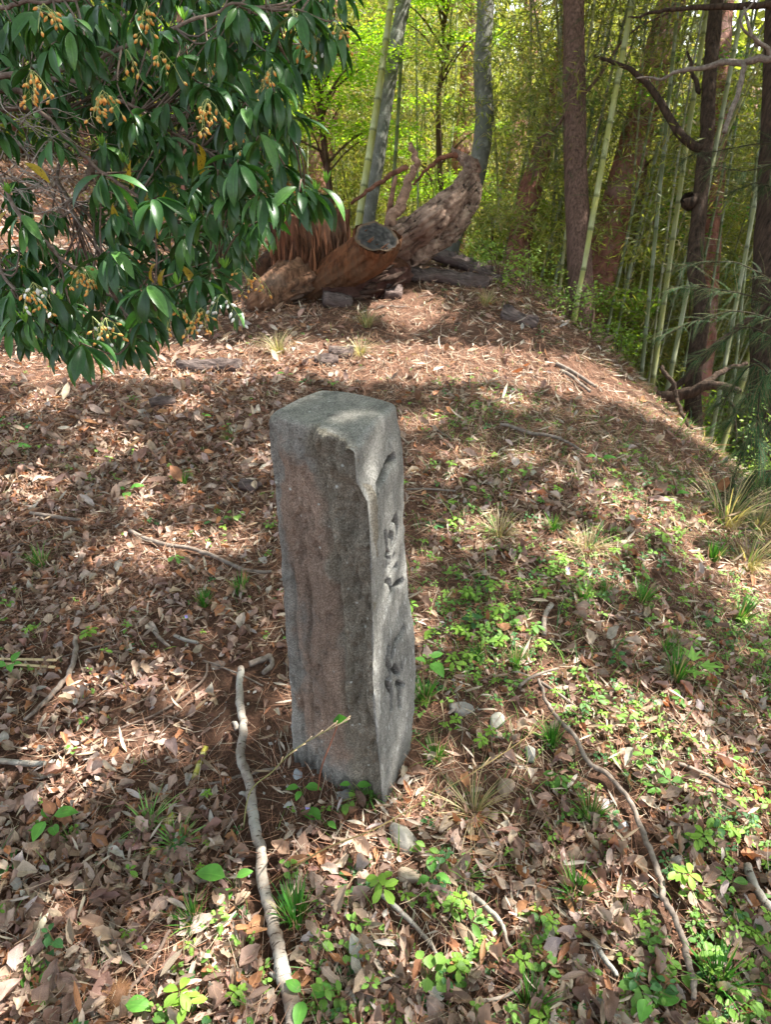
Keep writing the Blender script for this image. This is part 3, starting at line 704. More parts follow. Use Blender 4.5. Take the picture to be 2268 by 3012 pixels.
stick([(775, 2000), (800, 1975), (797, 1950)], [.008, .009, .007], 'short forked grey stick touching the stubby one', M_stick2, .02, 12, .003, .25, 11)
stick([(612, 1960), (600, 2010), (500, 2090), (400, 2140), (330, 2165)], [.0035, .004, .0035, .003, .002], 'thin curved twig across the needle patch', M_twig, .012, 40, .004, .2, 12)
stick([(455, 1870), (475, 1895), (500, 1915)], [.006, .007, .004], 'short curled stick on bare soil', M_stick2, .012, 12, .003, .25, 13)
stick([(515, 1880), (545, 1895), (585, 1902)], [.006, .007, .006], 'pale short stick beside the short curled stick', M_stick, .012, 12, .002, .25, 14)
stick([(1120, 2645), (1180, 2700), (1240, 2760), (1290, 2830)], [.006, .006, .005, .004], 'thin grey twig below the flat pale rock', M_stick, .014, 24, .006, .2, 15)
stick([(1370, 2640), (1430, 2690), (1480, 2750), (1500, 2810)], [.006, .006, .005, .004], 'knotty twig on bare soil at the bottom centre', M_stick, .014, 24, .008, .25, 16)
stick([(1740, 2780), (1780, 2840), (1810, 2890)], [.006, .006, .005], 'short twig near the lower part of the long stick', M_stick, .014, 14, .004, .2, 17)
stick([(1390, 2960), (1460, 2955), (1520, 2930), (1530, 2900)], [.004, .004, .004, .003], 'light thin twig near the bottom edge', M_stick, .016, 16, .004, .2, 18)
stick([(2190, 2560), (2210, 2620), (2250, 2680), (2290, 2720)], [.010, .012, .012, .010], 'weathered wood piece at the right edge', M_stick, .016, 20, .005, .3, 19)
stick([(1990, 2260), (2060, 2290), (2140, 2330)], [.006, .007, .005], 'short reddish stick on the right slope', M_stick2, .014, 14, .006, .2, 20)
stick([(1470, 1258), (1560, 1285), (1640, 1300), (1720, 1345)], [.009, .010, .009, .006], 'thin dead twig across the reddish slope', M_stick2, .02, 24, .012, .2, 21)
stick([(1635, 1080), (1700, 1115), (1750, 1150)], [.016, .015, .010], 'upper of two dark sticks on the flank', M_stick2, .02, 18, .01, .2, 22)
stick([(1650, 1100), (1690, 1125), (1735, 1165)], [.014, .013, .010], 'lower of two dark sticks on the flank', M_stick2, .02, 18, .01, .2, 23)
stick([(1195, 1448), (1270, 1450), (1340, 1455)], [.005, .005, .004], 'thin straight twig right behind the pillar', M_stick2, .015, 14, .004, .2, 24)
stick([(860, 2700), (800, 2750)], [.003, .003], 'fine twig under the pale branch', M_twig, .01, 6, .002, .1, 25)
stick([(500, 2760), (460, 2840), (400, 2920), (390, 2960)], [.0035, .004, .004, .003], 'long thin twig near the chestnut burr', M_twig, .02, 20, .006, .2, 26)
def slab(u, v, L, Wd, Th, yaw, label, seed=0, mat=None, tilt=0.0, name='bark_slab', lift=0.0):
    p = G(u, v); EXCL.append((p[None, :2] + np.linspace(-.35, .35, 5)[:, None] * L * np.array([[-math.sin(R_(yaw)) * 0 + math.sin(R_(yaw)), 0.0]]), Wd * .55)); nx_, ny_ = 26, 9; r = np.random.default_rng(seed)
    a_ = np.linspace(-1, 1, nx_); b_ = np.linspace(-1, 1, ny_); A, B = np.meshgrid(a_, b_, indexing='ij')
    outl = (1 - .25 * np.abs(A) ** 4) * (1 + .25 * fbm(np.stack([A * 2.2, B * 0 + seed, A * 0], -1), 3, seed))
    X = A * L / 2 * (1 + .06 * fbm(np.stack([B * 3, B * 0 + seed, B * 0], -1), 2, seed + 3)); Yv = B * Wd / 2 * outl
    rid = fbm(np.stack([A * L * 5, B * 5, A * 0 + seed], -1), 4, seed + 1)
    Th = Th * 1.5; lift = lift + .02
    Zt = Th * (1 - .55 * B ** 2) * (.75 + .9 * rid) ; Zb = Zt * 0 - .01
    edge = (np.abs(A) == 1) | (np.abs(B) == 1)
    top = np.stack([X, Yv, Zt], -1); bot = np.stack([X * .98, Yv * .95, Zt - Th * .8], -1)
    vt = np.concatenate([top.reshape(-1, 3), bot.reshape(-1, 3)]); M0 = nx_ * ny_
    i = np.arange(nx_ - 1)[:, None] * ny_; j = np.arange(ny_ - 1)[None]
    f1 = np.stack([i + j, i + ny_ + j, i + ny_ + j + 1, i + j + 1], -1).reshape(-1, 4); f2 = f1[:, ::-1] + M0
    loop = list(range(0, ny_)) + [q * ny_ + ny_ - 1 for q in range(1, nx_)] + [(nx_ - 1) * ny_ + q for q in range(ny_ - 2, -1, -1)] + [q * ny_ for q in range(nx_ - 2, 0, -1)]
    f3 = np.array([[loop[q], loop[(q + 1) % len(loop)], loop[(q + 1) % len(loop)] + M0, loop[q] + M0] for q in range(len(loop))])
    o = link(name, mesh_np(name, vt, np.concatenate([f1, f2, f3]), np.ones((len(vt), 3)), mat=mat or M_slab), None, p)
    nr_ = tnormal(p[:1], p[1:2])[0]; Mx = frames(nr_[None], np.array([R_(yaw)]), np.array([0.0]), np.array([tilt]))[0]
    m4 = np.eye(4); m4[:3, :3] = Mx; m4[:3, 3] = p + np.array([0, 0, lift]); o.matrix_world = Matrix(m4.tolist())
    tag(o, label, 'bark'); return o
slab(618, 1088, .46, .11, .045, 92, 'long flat slab of grey bark lying on leaves left of the pillar', 1)
slab(480, 1196, .16, .07, .03, 110, 'small bark chunk left of and nearer than the long slab', 2)
slab(960, 1072, .17, .08, .04, 100, 'bark chunk on the mound just behind the pillar top, left half', 3)
slab(1005, 1048, .18, .11, .045, 80, 'thick bark chunk on the mound just behind the pillar top, right half', 4)
slab(1525, 948, .32, .10, .05, 75, 'curved dark bark piece on the right shoulder of the mound', 5)
slab(992, 895, .26, .19, .05, 95, 'square pinkish bark plate leaning in front of the stump', 6, None, .25)
slab(1152, 868, .16, .26, .06, 95, 'grey splintered bark plate right of the square plate', 7, None, .3)
slab(1290, 825, 1.0, .20, .055, 78, 'dark rotting bark plank lying right of the stump, nearer one', 8)
slab(1330, 785, .85, .20, .05, 66, 'dark bark plank with black underside right of the stump, middle one', 9, None, .2, lift=.05)
slab(1400, 800, .75, .16, .045, 55, 'thin bark plank sloping down the right shoulder behind the others', 10, None, .1)
slab(930, 870, .5, .14, .05, 95, 'dark flat bark strip along the base of the stump', 11)
slab(735, 1440, .11, .07, .02, 60, 'small reddish bark flake left of the pillar', 12)

def rock(u, v, s, label, seed, col=(.36, .34, .31), flat=.6):
    p = G(u, v); EXCL.append((p[None, :2], s * .9)); r = np.random.default_rng(seed); nt, npz = 14, 20
    th = np.linspace(0, np.pi, nt); ph = np.linspace(0, 2 * np.pi, npz, endpoint=False); TH, PH = np.meshgrid(th, ph, indexing='ij')
    d = np.stack([np.sin(TH) * np.cos(PH), np.sin(TH) * np.sin(PH), np.cos(TH)], -1)
    pl = r.normal(size=(9, 3)); pl /= np.linalg.norm(pl, axis=1, keepdims=True); hs = r.uniform(.62, .95, 9)
    rad = np.min(np.where((d @ pl.T) > .05, hs / np.maximum(d @ pl.T, .05), 9), -1).clip(.4, 1.25)
    rad = rad * (1 + .05 * fbm(d * 4 + seed, 3, seed)); vv = d * rad[..., None] * np.array([1, .75, flat]) * s
    i = np.arange(nt - 1)[:, None] * npz; j = np.arange(npz)[None]; j2 = (j + 1) % npz
    f = np.stack([i + j, i + npz + j, i + npz + j2, i + j2], -1).reshape(-1, 4)
    o = link('rock', mesh_np('rock', vv.reshape(-1, 3), f, np.broadcast_to(np.array(col), (nt * npz, 3)), mat=M_rock, smooth=False), None, p + np.array([0, 0, s * flat * .35]))
    o.rotation_euler = (r.normal(0, .2), r.normal(0, .2), r.uniform(0, 6)); tag(o, label, 'rock')
rock(211, 2697, .017, 'small angular blue-grey stone at lower left', 1, (.33, .35, .36))
rock(1188, 2466, .040, 'pale angular rock in front and right of the pillar foot', 2, (.42, .38, .32), .7)
rock(1202, 2578, .036, 'flat tan rock below the pale angular rock', 3, (.45, .36, .27), .35)
rock(1363, 2090, .038, 'flat grey rock right of the pillar between grass tufts', 4, (.26, .24, .22), .4)
rock(1457, 2128, .030, 'mossy grey rock on the slope left of the long stick', 5, (.27, .26, .22), .5)
rock(1559, 2226, .024, 'rounded dark stone left of the long stick', 6, (.2, .2, .18), .8)
rock(1366, 2758, .030, 'brown lump of stone near the bottom centre', 7, (.22, .16, .11), .6)
rock(1314, 2326, .016, 'small grey stone right of the pillar foot', 8)
rock(1012, 2345, .020, 'dark rounded stone at the foot of the pillar', 9, (.2, .19, .18), .7)
rock(993, 2826, .014, 'small round grey pebble right of the pale branch', 10, (.3, .29, .28), .7)
rock(878, 2282, .018, 'blue-grey stone at the left foot of the pillar', 11, (.3, .31, .32), .7)
rock(845, 2370, .016, 'white-grey stone chip between the branch and the pillar', 12, (.48, .46, .43), .5)
rock(1480, 2330, .035, 'long brown stone on the slope right of the pillar', 13, (.30, .22, .16), .4)
rock(1840, 2430, .014, 'small blue-grey pebble touching the long stick', 14, (.33, .34, .36), .6)
rock(640, 1962, .030, 'flat dark stone near the top of the pale branch', 15, (.16, .12, .10), .4)
# chestnut burrs
for u, v, s, lab in ((345, 2930, .034, 'brown spiny chestnut burr at the bottom left'), (532, 1636, .028, 'brown spiny chestnut burr beside the dark stick left of the pillar')):
    p = G(u, v, s * .6); root = thing('chestnut_burr', lab, 'chestnut burr', p)
    m_ = MB(); d = rng.normal(size=(700, 3)); d /= np.linalg.norm(d, axis=1, keepdims=True); d = d[d[:, 2] > -.4]
    sp_ = (np.array([(-.012, 0, 0), (.012, 0, 0), (0, .45, .03)]), np.array([[0, 1, 2, 2]]), np.zeros((3, 2)))
    scatter(m_, [sp_], np.zeros(len(d), int), d * s * .72, dir_frames(d + rng.normal(0, .25, d.shape), rng.normal(size=d.shape)), np.full(len(d), s) * rng.uniform(.6, 1.1, len(d)), np.tile(np.array([(.27, .14, .06)]), (len(d), 1)) * rng.uniform(.6, 1.3, (len(d), 1)))
    m_.build('spines', M_needle, root)
    b_ = MB(); pa = np.array([(0, 0, z) for z in np.linspace(-.6, .7, 7) * s]); b_.add(*tube(pa, s * np.array([.3, .6, .74, .76, .72, .5, .2]), 12, .2, 60, 3)[:2], (.12, .06, .03)); b_.build('husk', M_needle, root)

# bamboo pieces on the ground
def culm_mesh(length, r0, r1, inter, lean_path=None, col=(.35, .40, .12), seed=0, seg=10, node=(.17, .19, .10)):
    """culm along +Z (or along lean_path); returns MB"""
    r = np.random.default_rng(seed); zs = [0.0]; rad = [1.0]; cl = [0]
    z = inter * r.uniform(.3, .9)
    while z < length - .01:
        for dz, rr, c_ in ((-.30, 1, 0), (-.012, 1.0, 0), (-.005, 1.10, 1), (.003, 1.02, 2), (.012, 1.07, 1), (.03, .98, 3), (.10, 1.0, 0)):
            zz = z + dz * (inter if abs(dz) > .05 else min(inter / .3, 1.4))
            if zz > zs[-1] + 1e-4 and zz < length: zs.append(zz); rad.append(rr); cl.append(c_)
        z += inter * r.uniform(.9, 1.1)
    zs.append(length); rad.append(1); cl.append(0)
    zs = np.array(zs); rad = np.array(rad) * np.interp(zs, [0, length], [r0, r1])
    if lean_path is None: path = np.stack([0 * zs, 0 * zs, zs], 1)
    else:
        sp_ = smooth_path(lean_path, 60); L = np.concatenate([[0], np.cumsum(np.linalg.norm(np.diff(sp_, axis=0), axis=1))]); L = L / L[-1] * length
        path = np.stack([np.interp(zs, L, sp_[:, q]) for q in range(3)], 1)
    v, f, uv = tube(path, rad, seg)
    base = np.array(col); pal = {0: base, 1: base * .45 + np.array(node) * .3, 2: base * .35, 3: base * .75 + .25 * np.array((.5, .52, .45))}
    cc_ = np.repeat(np.array([pal[q] for q in cl]), seg, axis=0); cc_ = np.concatenate([cc_, cc_[:1], cc_[-1:]])
    hue = 1 + .25 * fbm(np.stack([v[:, 2] * 1.5, v[:, 0] * 0 + seed, v[:, 0] * 0], -1), 2, seed)[:, None]
    mb = MB(); mb.add(v, f, cc_ * hue, uv); return mb
for (u0, v0), (u1, v1), r, lab, sd in (((606, 2208), (572, 2300), .0085, 'short cut piece of yellow bamboo left of the pale branch', 1), ((512, 2405), (480, 2455), .010, 'yellow bamboo piece half hidden in sunlit grass', 2), ((460, 2500), (448, 2530), .009, 'stub of yellow bamboo at the near end of the grass', 3)):
    A, B = G(u0, v0) + [0, 0, .014], G(u1, v1) + [0, 0, .012]; L = np.linalg.norm(B - A)
    m_ = culm_mesh(L, r, r, .035, [A, (A + B) / 2, B], (.50, .46, .08), sd, 12, (.35, .3, .12)); tag(m_.build('cut_bamboo', M_bamboo, None, A), lab, 'bamboo piece')
for (a0, b0), (a1, b1), lab in (((-40, 1957), (172, 1962), 'upper split bamboo strip at the left edge'), ((-40, 1968), (166, 1983), 'lower split bamboo strip at the left edge')):
    A, B = G(a0, b0) + [0, 0, .03], G(a1, b1) + [0, 0, .03]; d = (B - A) / np.linalg.norm(B - A); s = np.cross(d, [0, 0, 1.]); s /= np.linalg.norm(s); h_ = np.array([0, 0, .0018])
    q = np.array([A - s * .0045 - h_, A + s * .0045 - h_, A + s * .0045 + h_, A - s * .0045 + h_, B - s * .006 - h_, B + s * .004 - h_, B + s * .004 + h_, B - s * .006 + h_])
    m_ = MB(); m_.add(q, [[0, 1, 5, 4], [1, 2, 6, 5], [2, 3, 7, 6], [3, 0, 4, 7], [4, 5, 6, 7], [3, 2, 1, 0]], (.55, .42, .24)); tag(m_.build('bamboo_strip', M_wood, None, A, False), lab, 'bamboo strip')
# pale torn bamboo sheath at lower left
m_ = MB(); pa = gpath([(140, 2705), (125, 2760), (105, 2800), (70, 2840), (35, 2835)], .03); pa = smooth_path(pa, 14)
sd_ = np.cross(np.gradient(pa, axis=0), [0, 0, 1.]); sd_ /= np.linalg.norm(sd_, axis=1, keepdims=True); ww = np.interp(np.linspace(0, 1, 14), [0, .5, 1], [.009, .008, .003])[:, None]
m_.add(np.concatenate([pa - sd_ * ww, pa + [0, 0, .004], pa + sd_ * ww]), [[q + a * 14, q + 14 + a * 14, q + 15 + a * 14, q + 1 + a * 14] for q in range(13) for a in (0, 1)], (.62, .55, .40)); tag(m_.build('bamboo_sheath', M_wood, None, pa[0]), 'pale torn strip of bamboo sheath on leaves at lower left', 'bamboo sheath')
# dry stalks in front of the stone
A = G(640, 2560, .01)
stp = smooth_path([G(800, 2595) , P(950, 2500, 1.62) , P(1100, 2440, 1.55), P(1240, 2360, 1.55), P(1420, 2255, 1.6), P(1560, 2160, 1.65), P(1632, 2090, 1.7)], 40)
root = thing('dry_stalk', 'long thin leaning dry grass stalk crossing in front of the pillar foot', 'dry stalk', stp[0])
m_ = MB(); m_.add(*tube(stp - stp[0], np.linspace(.0022, .0007, 40), 5)[:2], (.30, .22, .09)); m_.build('stem', M_wood, root)
for q in (26, 29, 32, 35, 38):
    d = (stp[min(q + 1, 39)] - stp[q]); d /= np.linalg.norm(d); m2_ = MB(); p0 = stp[q] - stp[0]
    e = p0 + d * .03 + np.array([rng.normal(0, .006), 0, .012]); m2_.add(*tube(smooth_path([p0, (p0 + e) / 2, e], 5), [.0006, .0018, .0004], 4)[:2], (.5, .38, .2)); m2_.build('seed_head', M_wood, root)
stp = smooth_path([G(705 + 10, 2440), P(735, 2330, 1.62), P(800, 2270, 1.52), P(860, 2210, 1.45), P(940, 2160, 1.40), P(1000, 2130, 1.37)], 30)
root = thing('dry_stalk', 'dry herb stalk with pale split pods leaning against the left foot of the pillar', 'dry stalk', stp[0])
m_ = MB(); m_.add(*tube(stp - stp[0], np.linspace(.0018, .0008, 30), 5)[:2], (.25, .25, .10)); m_.build('stem', M_wood, root)
for q in (14, 16, 18, 20, 22, 24, 26, 27, 28, 29):
    d = (stp[min(q + 1, 29)] - stp[q - 1]); d /= np.linalg.norm(d); m2_ = MB(); p0 = stp[q] - stp[0]
    e = p0 + d * .032 + np.array([rng.normal(0, .006), rng.normal(0, .004), rng.uniform(-.006, .014)]); m2_.add(*tube(smooth_path([p0, (p0 + e) / 2, e], 4), [.0006, .0013, .0008], 4)[:2], (.6, .45, .28)); m2_.build('pod', M_wood, root)
stp = smooth_path([G(935, 2330), P(945, 2260, 1.5), P(975, 2180, 1.45), P(998, 2120, 1.42)], 14)
root = thing('tall_seedling', 'thin red-stemmed seedling with one dark green leaf in front of the pillar', 'seedling', stp[0])
m_ = MB(); m_.add(*tube(stp - stp[0], [.0018, .0012], 5)[:2], (.25, .10, .06)); m_.build('stem', M_wood, root)
m_ = MB(); scatter(m_, [leaf_proto(6, 2, 1, .9, -.4, .2, 0, .4, .1, 4)], np.zeros(1, int), (stp[-1] - stp[0])[None] + [[0, 0, .02]], dir_frames(np.array([[.2, -.2, -.8]]), np.array([[0, -1., .3]])), np.array([.034]), np.array([(.05, .17, .03)])); m_.build('leaf', M_sprout, root)
# ================================================================== LITTER
def blocked(x, y, pad):
    b = np.zeros(len(x), bool)
    for pth, r in EXCL:
        lo, hi = pth.min(0) - r - .1, pth.max(0) + r + .1
        c = np.nonzero((x > lo[0]) & (x < hi[0]) & (y > lo[1]) & (y < hi[1]) & ~b)[0]
        if len(c):
            d = np.hypot(x[c][:, None] - pth[None, :, 0], y[c][:, None] - pth[None, :, 1]).min(1)
            b[c] = d < r + (pad[c] if np.ndim(pad) else pad)
    return b
def sample_ground(N, power=1.0, ymax=10.0, ymin=0.35):
    """points over the ground in and round the view, denser near the camera"""
    out = []
    tot = 0
    while tot < N:
        m = N * 2
        r = ymin * (ymax / ymin) ** (rng.random(m)) if power >= 2 else (ymin ** (2 - power) + rng.random(m) * (ymax ** (2 - power) - ymin ** (2 - power))) ** (1 / (2 - power))
        th = rng.uniform(-1, 1, m) * np.where(r < 1.6, 1.0, 0.78)
        x = r * np.sin(th) * 1.05; y = r * np.cos(th)
        ok = ~in_stone(x, y, -0.05)
        out.append(np.stack([x, y], 1)[ok]); tot += ok.sum()
    return np.concatenate(out)[:N]
dead_cols = .95 * np.array([(.43, .315, .235), (.47, .37, .30), (.34, .235, .18), (.21, .13, .095), (.38, .18, .09), (.43, .375, .33), (.29, .175, .135), (.47, .355, .285)])
dead_w = np.array([.2, .11, .2, .15, .11, .07, .12, .04])
dead_protos = []
for s in range(14):
    r = np.random.default_rng(100 + s)
    dead_protos.append(leaf_proto(7, 4, 1.0, r.uniform(.34, .58), r.uniform(-.9, 1.3), r.uniform(-.2, .9), r.uniform(-1.2, 1.2), r.uniform(.38, .58), 0.16, s, 1.0))
for s in range(5):
    r = np.random.default_rng(200 + s)
    dead_protos.append(leaf_proto(6, 2, 1.0, r.uniform(.20, .28), r.uniform(-.4, .5), r.uniform(.1, .6), r.uniform(-.8, .8), .45, .05, s, .25))
far_protos = [leaf_proto(3, 2, 1.0, np.random.default_rng(300 + s).uniform(.3, .5), np.random.default_rng(s).uniform(-.4, .7), .3, 0.4, .5, 0.1, s, 0.3) for s in range(8)]
def dead_color(N, bright=1.0):
    c = dead_cols[rng.choice(len(dead_cols), N, p=dead_w / dead_w.sum())]
    return c * rng.uniform(.72, 1.15, (N, 1)) * (1 + rng.uniform(-.06, .06, (N, 3))) * bright
def broad_density(x, y):
    d = 0.30 + 0.55 * sm(-0.15, -0.8, x) * sm(6.5, 4.0, y) + 0.35 * sm(1.4, 0.9, y) + .2 * sm(2.4, 1.2, y) * sm(0, .6, x)
    d = d + 0.55 * n2(x, y, 1.4, 3, 41)
    d = d * (1 - 0.8 * np.exp(-((x + .55) / .45) ** 2 - ((y - 1.42) / .30) ** 2))
    d = d * (1 - 0.6 * sm(3.0, 4.2, y) * sm(-1.2, 0.2, x))
    return np.clip(d, 0.05, 1)
# near leaves
pts = sample_ground(54000, 1.35, 5.0); x, y = pts.T
keep = rng.random(len(x)) < broad_density(x, y); x, y = x[keep], y[keep]; N = len(x)
sc = rng.lognormal(math.log(.032), .45, N).clip(.012, .062)
keep = ~blocked(x, y, sc * .35); x, y, sc = x[keep], y[keep], sc[keep]; N = len(x)
Mr = frames(tnormal(x, y), rng.uniform(0, 6.28, N), rng.normal(0, .2, N), rng.normal(0, .28, N))
pos = np.stack([x, y, terrain(x, y) + rng.gamma(2., .006, N) + 0.004], 1)
cl = dead_color(N); wh = rng.choice(len(dead_protos), N)
u_, v_, t_ = proj(pos)
size = sc / t_; inview = (u_ > 20) & (u_ < 2250) & (v_ > 1000) & (v_ < 3000)
# the 300 that show largest lie on top and are single parts of the ground
order = np.argsort(-(size * inview))[:300]
single = np.zeros(N, bool); single[order] = True
proto_me = [mesh_np('dead_leaf', *p[:2], None, p[2], M_litter_o) for p in dead_protos]
for q in order:
    o = bpy.data.objects.new('dead_leaf', proto_me[wh[q]]); COL.objects.link(o); o.parent = ground
    m4 = np.eye(4); m4[:3, :3] = Mr[q] * sc[q]; m4[:3, 3] = pos[q] + np.array([0, 0, .008])
    o.matrix_local = Matrix(m4.tolist()); o.color = (*cl[q], 1)
mb = MB(); s_ = ~single
scatter(mb, dead_protos, wh[s_], pos[s_], Mr[s_], sc[s_], cl[s_], 0.08)
# far leaves
pts = sample_ground(26000, 0.6, 12.0, 3.0); x, y = pts.T
keep = (rng.random(len(x)) < broad_density(x, y) * 1.1) & ~blocked(x, y, .02); x, y = x[keep], y[keep]; N = len(x)
scf = rng.lognormal(math.log(.06), .35, N)
scatter(mb, far_protos, rng.choice(8, N), np.stack([x, y, terrain(x, y) + rng.gamma(2., .01, N)], 1), frames(tnormal(x, y), rng.uniform(0, 6.28, N), rng.normal(0, .3, N), rng.normal(0, .4, N)), scf, dead_color(N, 1.0), .05)
# leaf litter on the level ground to the left beyond the bush
N = 9000; x = rng.uniform(-14, -1.5, N); y = rng.uniform(6, 24, N)
scatter(mb, far_protos, rng.choice(8, N), np.stack([x, y, terrain(x, y) + .02], 1), frames(tnormal(x, y), rng.uniform(0, 6.28, N), rng.normal(0, .3, N), rng.normal(0, .4, N)), rng.uniform(.1, .2, N), dead_color(N, 1.0), .05)
tag(mb.build('leaf_litter', M_litter, ground), kind='stuff')
# narrow pale bamboo leaves, running downhill on the flank
mb = MB()
bl_protos = [leaf_proto(4, 2, 1.0, .13, c_, .35, t__, .35, 0, 7) for c_, t__ in ((.2, .5), (-.3, 1.0), (.5, -.8), (.05, .2))]
pts = np.concatenate([sample_ground(5000, 1.2, 4.5), sample_ground(9000, .5, 11, 2.6)]); x, y = pts.T; N = len(x)
keep = rng.random(N) < np.clip(.35 + .5 * sm(-.5, .5, x) + .4 * n2(x, y, 2.2, 2, 77), 0, 1); keep &= ~blocked(x, y, .01); x, y = x[keep], y[keep]; N = len(x)
slope_bias = np.clip(sm(.9, 2.0, x), 0, .8)
nr = tnormal(x, y); Mr = frames(nr, rng.uniform(0, 6.28, N), rng.normal(0, .18, N), rng.normal(0, .5, N))
dh = np.stack([nr[:, 0], nr[:, 1], -0.5 * (nr[:, 0] ** 2 + nr[:, 1] ** 2)], 1) + 1e-4
Md = dir_frames(dh + rng.normal(0, .12, (N, 3)) * np.linalg.norm(dh, axis=1, keepdims=True) * 2, nr)
al = rng.random(N) < slope_bias; Mr[al] = Md[al]
cb_ = np.array([(.55, .45, .33), (.60, .52, .40), (.42, .31, .2), (.5, .42, .34)])[rng.choice(4, N)] * rng.uniform(.75, 1.1, (N, 1))
scatter(mb, bl_protos, rng.choice(4, N), np.stack([x, y, terrain(x, y) + rng.gamma(2, .007, N) + .004], 1), Mr, rng.lognormal(math.log(.055), .3, N) * np.clip(.7 + .12 * y, .8, 1.5), cb_ * .92, .05)
tag(mb.build('bamboo_leaf_litter', M_litter, ground), kind='stuff')
# reddish pine needles
mb = MB()
def needle(c_):
    t = np.linspace(0, 1, 4); wv = np.array([.006, .008, .007, .002])
    v = np.concatenate([np.stack([-wv, t, c_ * t * t], 1), np.stack([wv, t, c_ * t * t + .004], 1)]) ; v[:, 0] += np.tile(c_ * .4 * t * t, 2)
    f = np.array([[q, q + 4, q + 5, q + 1] for q in range(3)]); return v, f, np.zeros((8, 2))
nd = [needle(c_) for c_ in (.0, .25, -.2, .5)]
pts = np.concatenate([sample_ground(52000, 1.5, 5, .35), sample_ground(70000, .6, 10.5, 2.2)]); x, y = pts.T; N = len(x)
keep = rng.random(N) < np.clip(.6 + .5 * n2(x, y, 1.8, 3, 99) + .35 * sm(2.5, 4, y) + .3 * sm(1., 2., x), .12, 1); keep &= ~blocked(x, y, .0); x, y = x[keep], y[keep]; N = len(x)
nr = tnormal(x, y); Mr = frames(nr, rng.uniform(0, 6.28, N), rng.normal(0, .1, N), rng.normal(0, .3, N))
dh = np.stack([nr[:, 0], nr[:, 1], -(nr[:, 0] ** 2 + nr[:, 1] ** 2)], 1) + 1e-4
Md = dir_frames(dh + rng.normal(0, .25, (N, 3)) * np.linalg.norm(dh, axis=1, keepdims=True), nr)
al = rng.random(N) < np.clip(sm(.9, 2.2, x) * .75, 0, 1); Mr[al] = Md[al]
cn = np.array([(.32, .155, .09), (.40, .22, .135), (.23, .11, .07), (.46, .33, .23), (.5, .41, .31)])[rng.choice(5, N, p=[.27, .23, .2, .17, .13])] * rng.uniform(.7, 1.15, (N, 1))
dist = np.hypot(x, y)
scn = rng.uniform(.055, .11, N); s3 = np.stack([np.clip(scn * np.clip(dist / 2.6, 0.75, 2.2), 0, .3), scn, scn], 1)
scatter(mb, nd, rng.choice(4, N), np.stack([x, y, terrain(x, y) + rng.gamma(2, .005, N) + .003], 1), Mr, s3, cn)
tag(mb.build('pine_needle_litter', M_needle, ground), kind='stuff')
# crumbs of soil, gravel and broken bark
mb = MB()
oct_v = np.array([(1, 0, 0), (0, 1, 0), (-1, 0, 0), (0, -1, 0), (0, 0, .8), (.2, .1, -.8)], float)
oct_f = np.array([(0, 1, 4, 4), (1, 2, 4, 4), (2, 3, 4, 4), (3, 0, 4, 4)])
pts = sample_ground(16000, 1.6, 5, .35); x, y = pts.T; N = len(x)
cg = np.array([(.10, .05, .035), (.2, .1, .06), (.32, .3, .28), (.14, .08, .06)])[rng.choice(4, N, p=[.4, .3, .08, .22])] * rng.uniform(.7, 1.2, (N, 1))
scatter(mb, [(oct_v * np.array([1, .7, .6]), oct_f, np.zeros((6, 2)))], np.zeros(N, int), np.stack([x, y, terrain(x, y) + .004], 1), frames(tnormal(x, y), rng.uniform(0, 6.28, N), rng.normal(0, .3, N)), rng.lognormal(math.log(.0045), .5, N), cg)
tag(mb.build('soil_crumbs', M_rock, ground, smooth=False), kind='stuff')

# small random twigs on the ground
mb = MB()
for q in range(260):
    pt = sample_ground(1, 1.2, 7.5)[0]; a_ = rng.uniform(0, 6.28); L = rng.uniform(.05, .22) * (1 + pt[1] * .12)
    e = pt + L * np.array([math.cos(a_), math.sin(a_)]); xs = np.linspace(pt[0], e[0], 6); ys = np.linspace(pt[1], e[1], 6)
    if in_stone(xs, ys, .1).any(): continue
    pa = np.stack([xs, ys, terrain(xs, ys) + .012], 1) + rng.normal(0, .004, (6, 3))
    mb.add(*tube(pa, rng.uniform(.0012, .0035) * (1 + pt[1] * .1), 5)[:2], np.array((1, 1, 1)) * rng.uniform(.6, 1.4))
tag(mb.build('twig_litter', M_stick2, ground), kind='stuff')

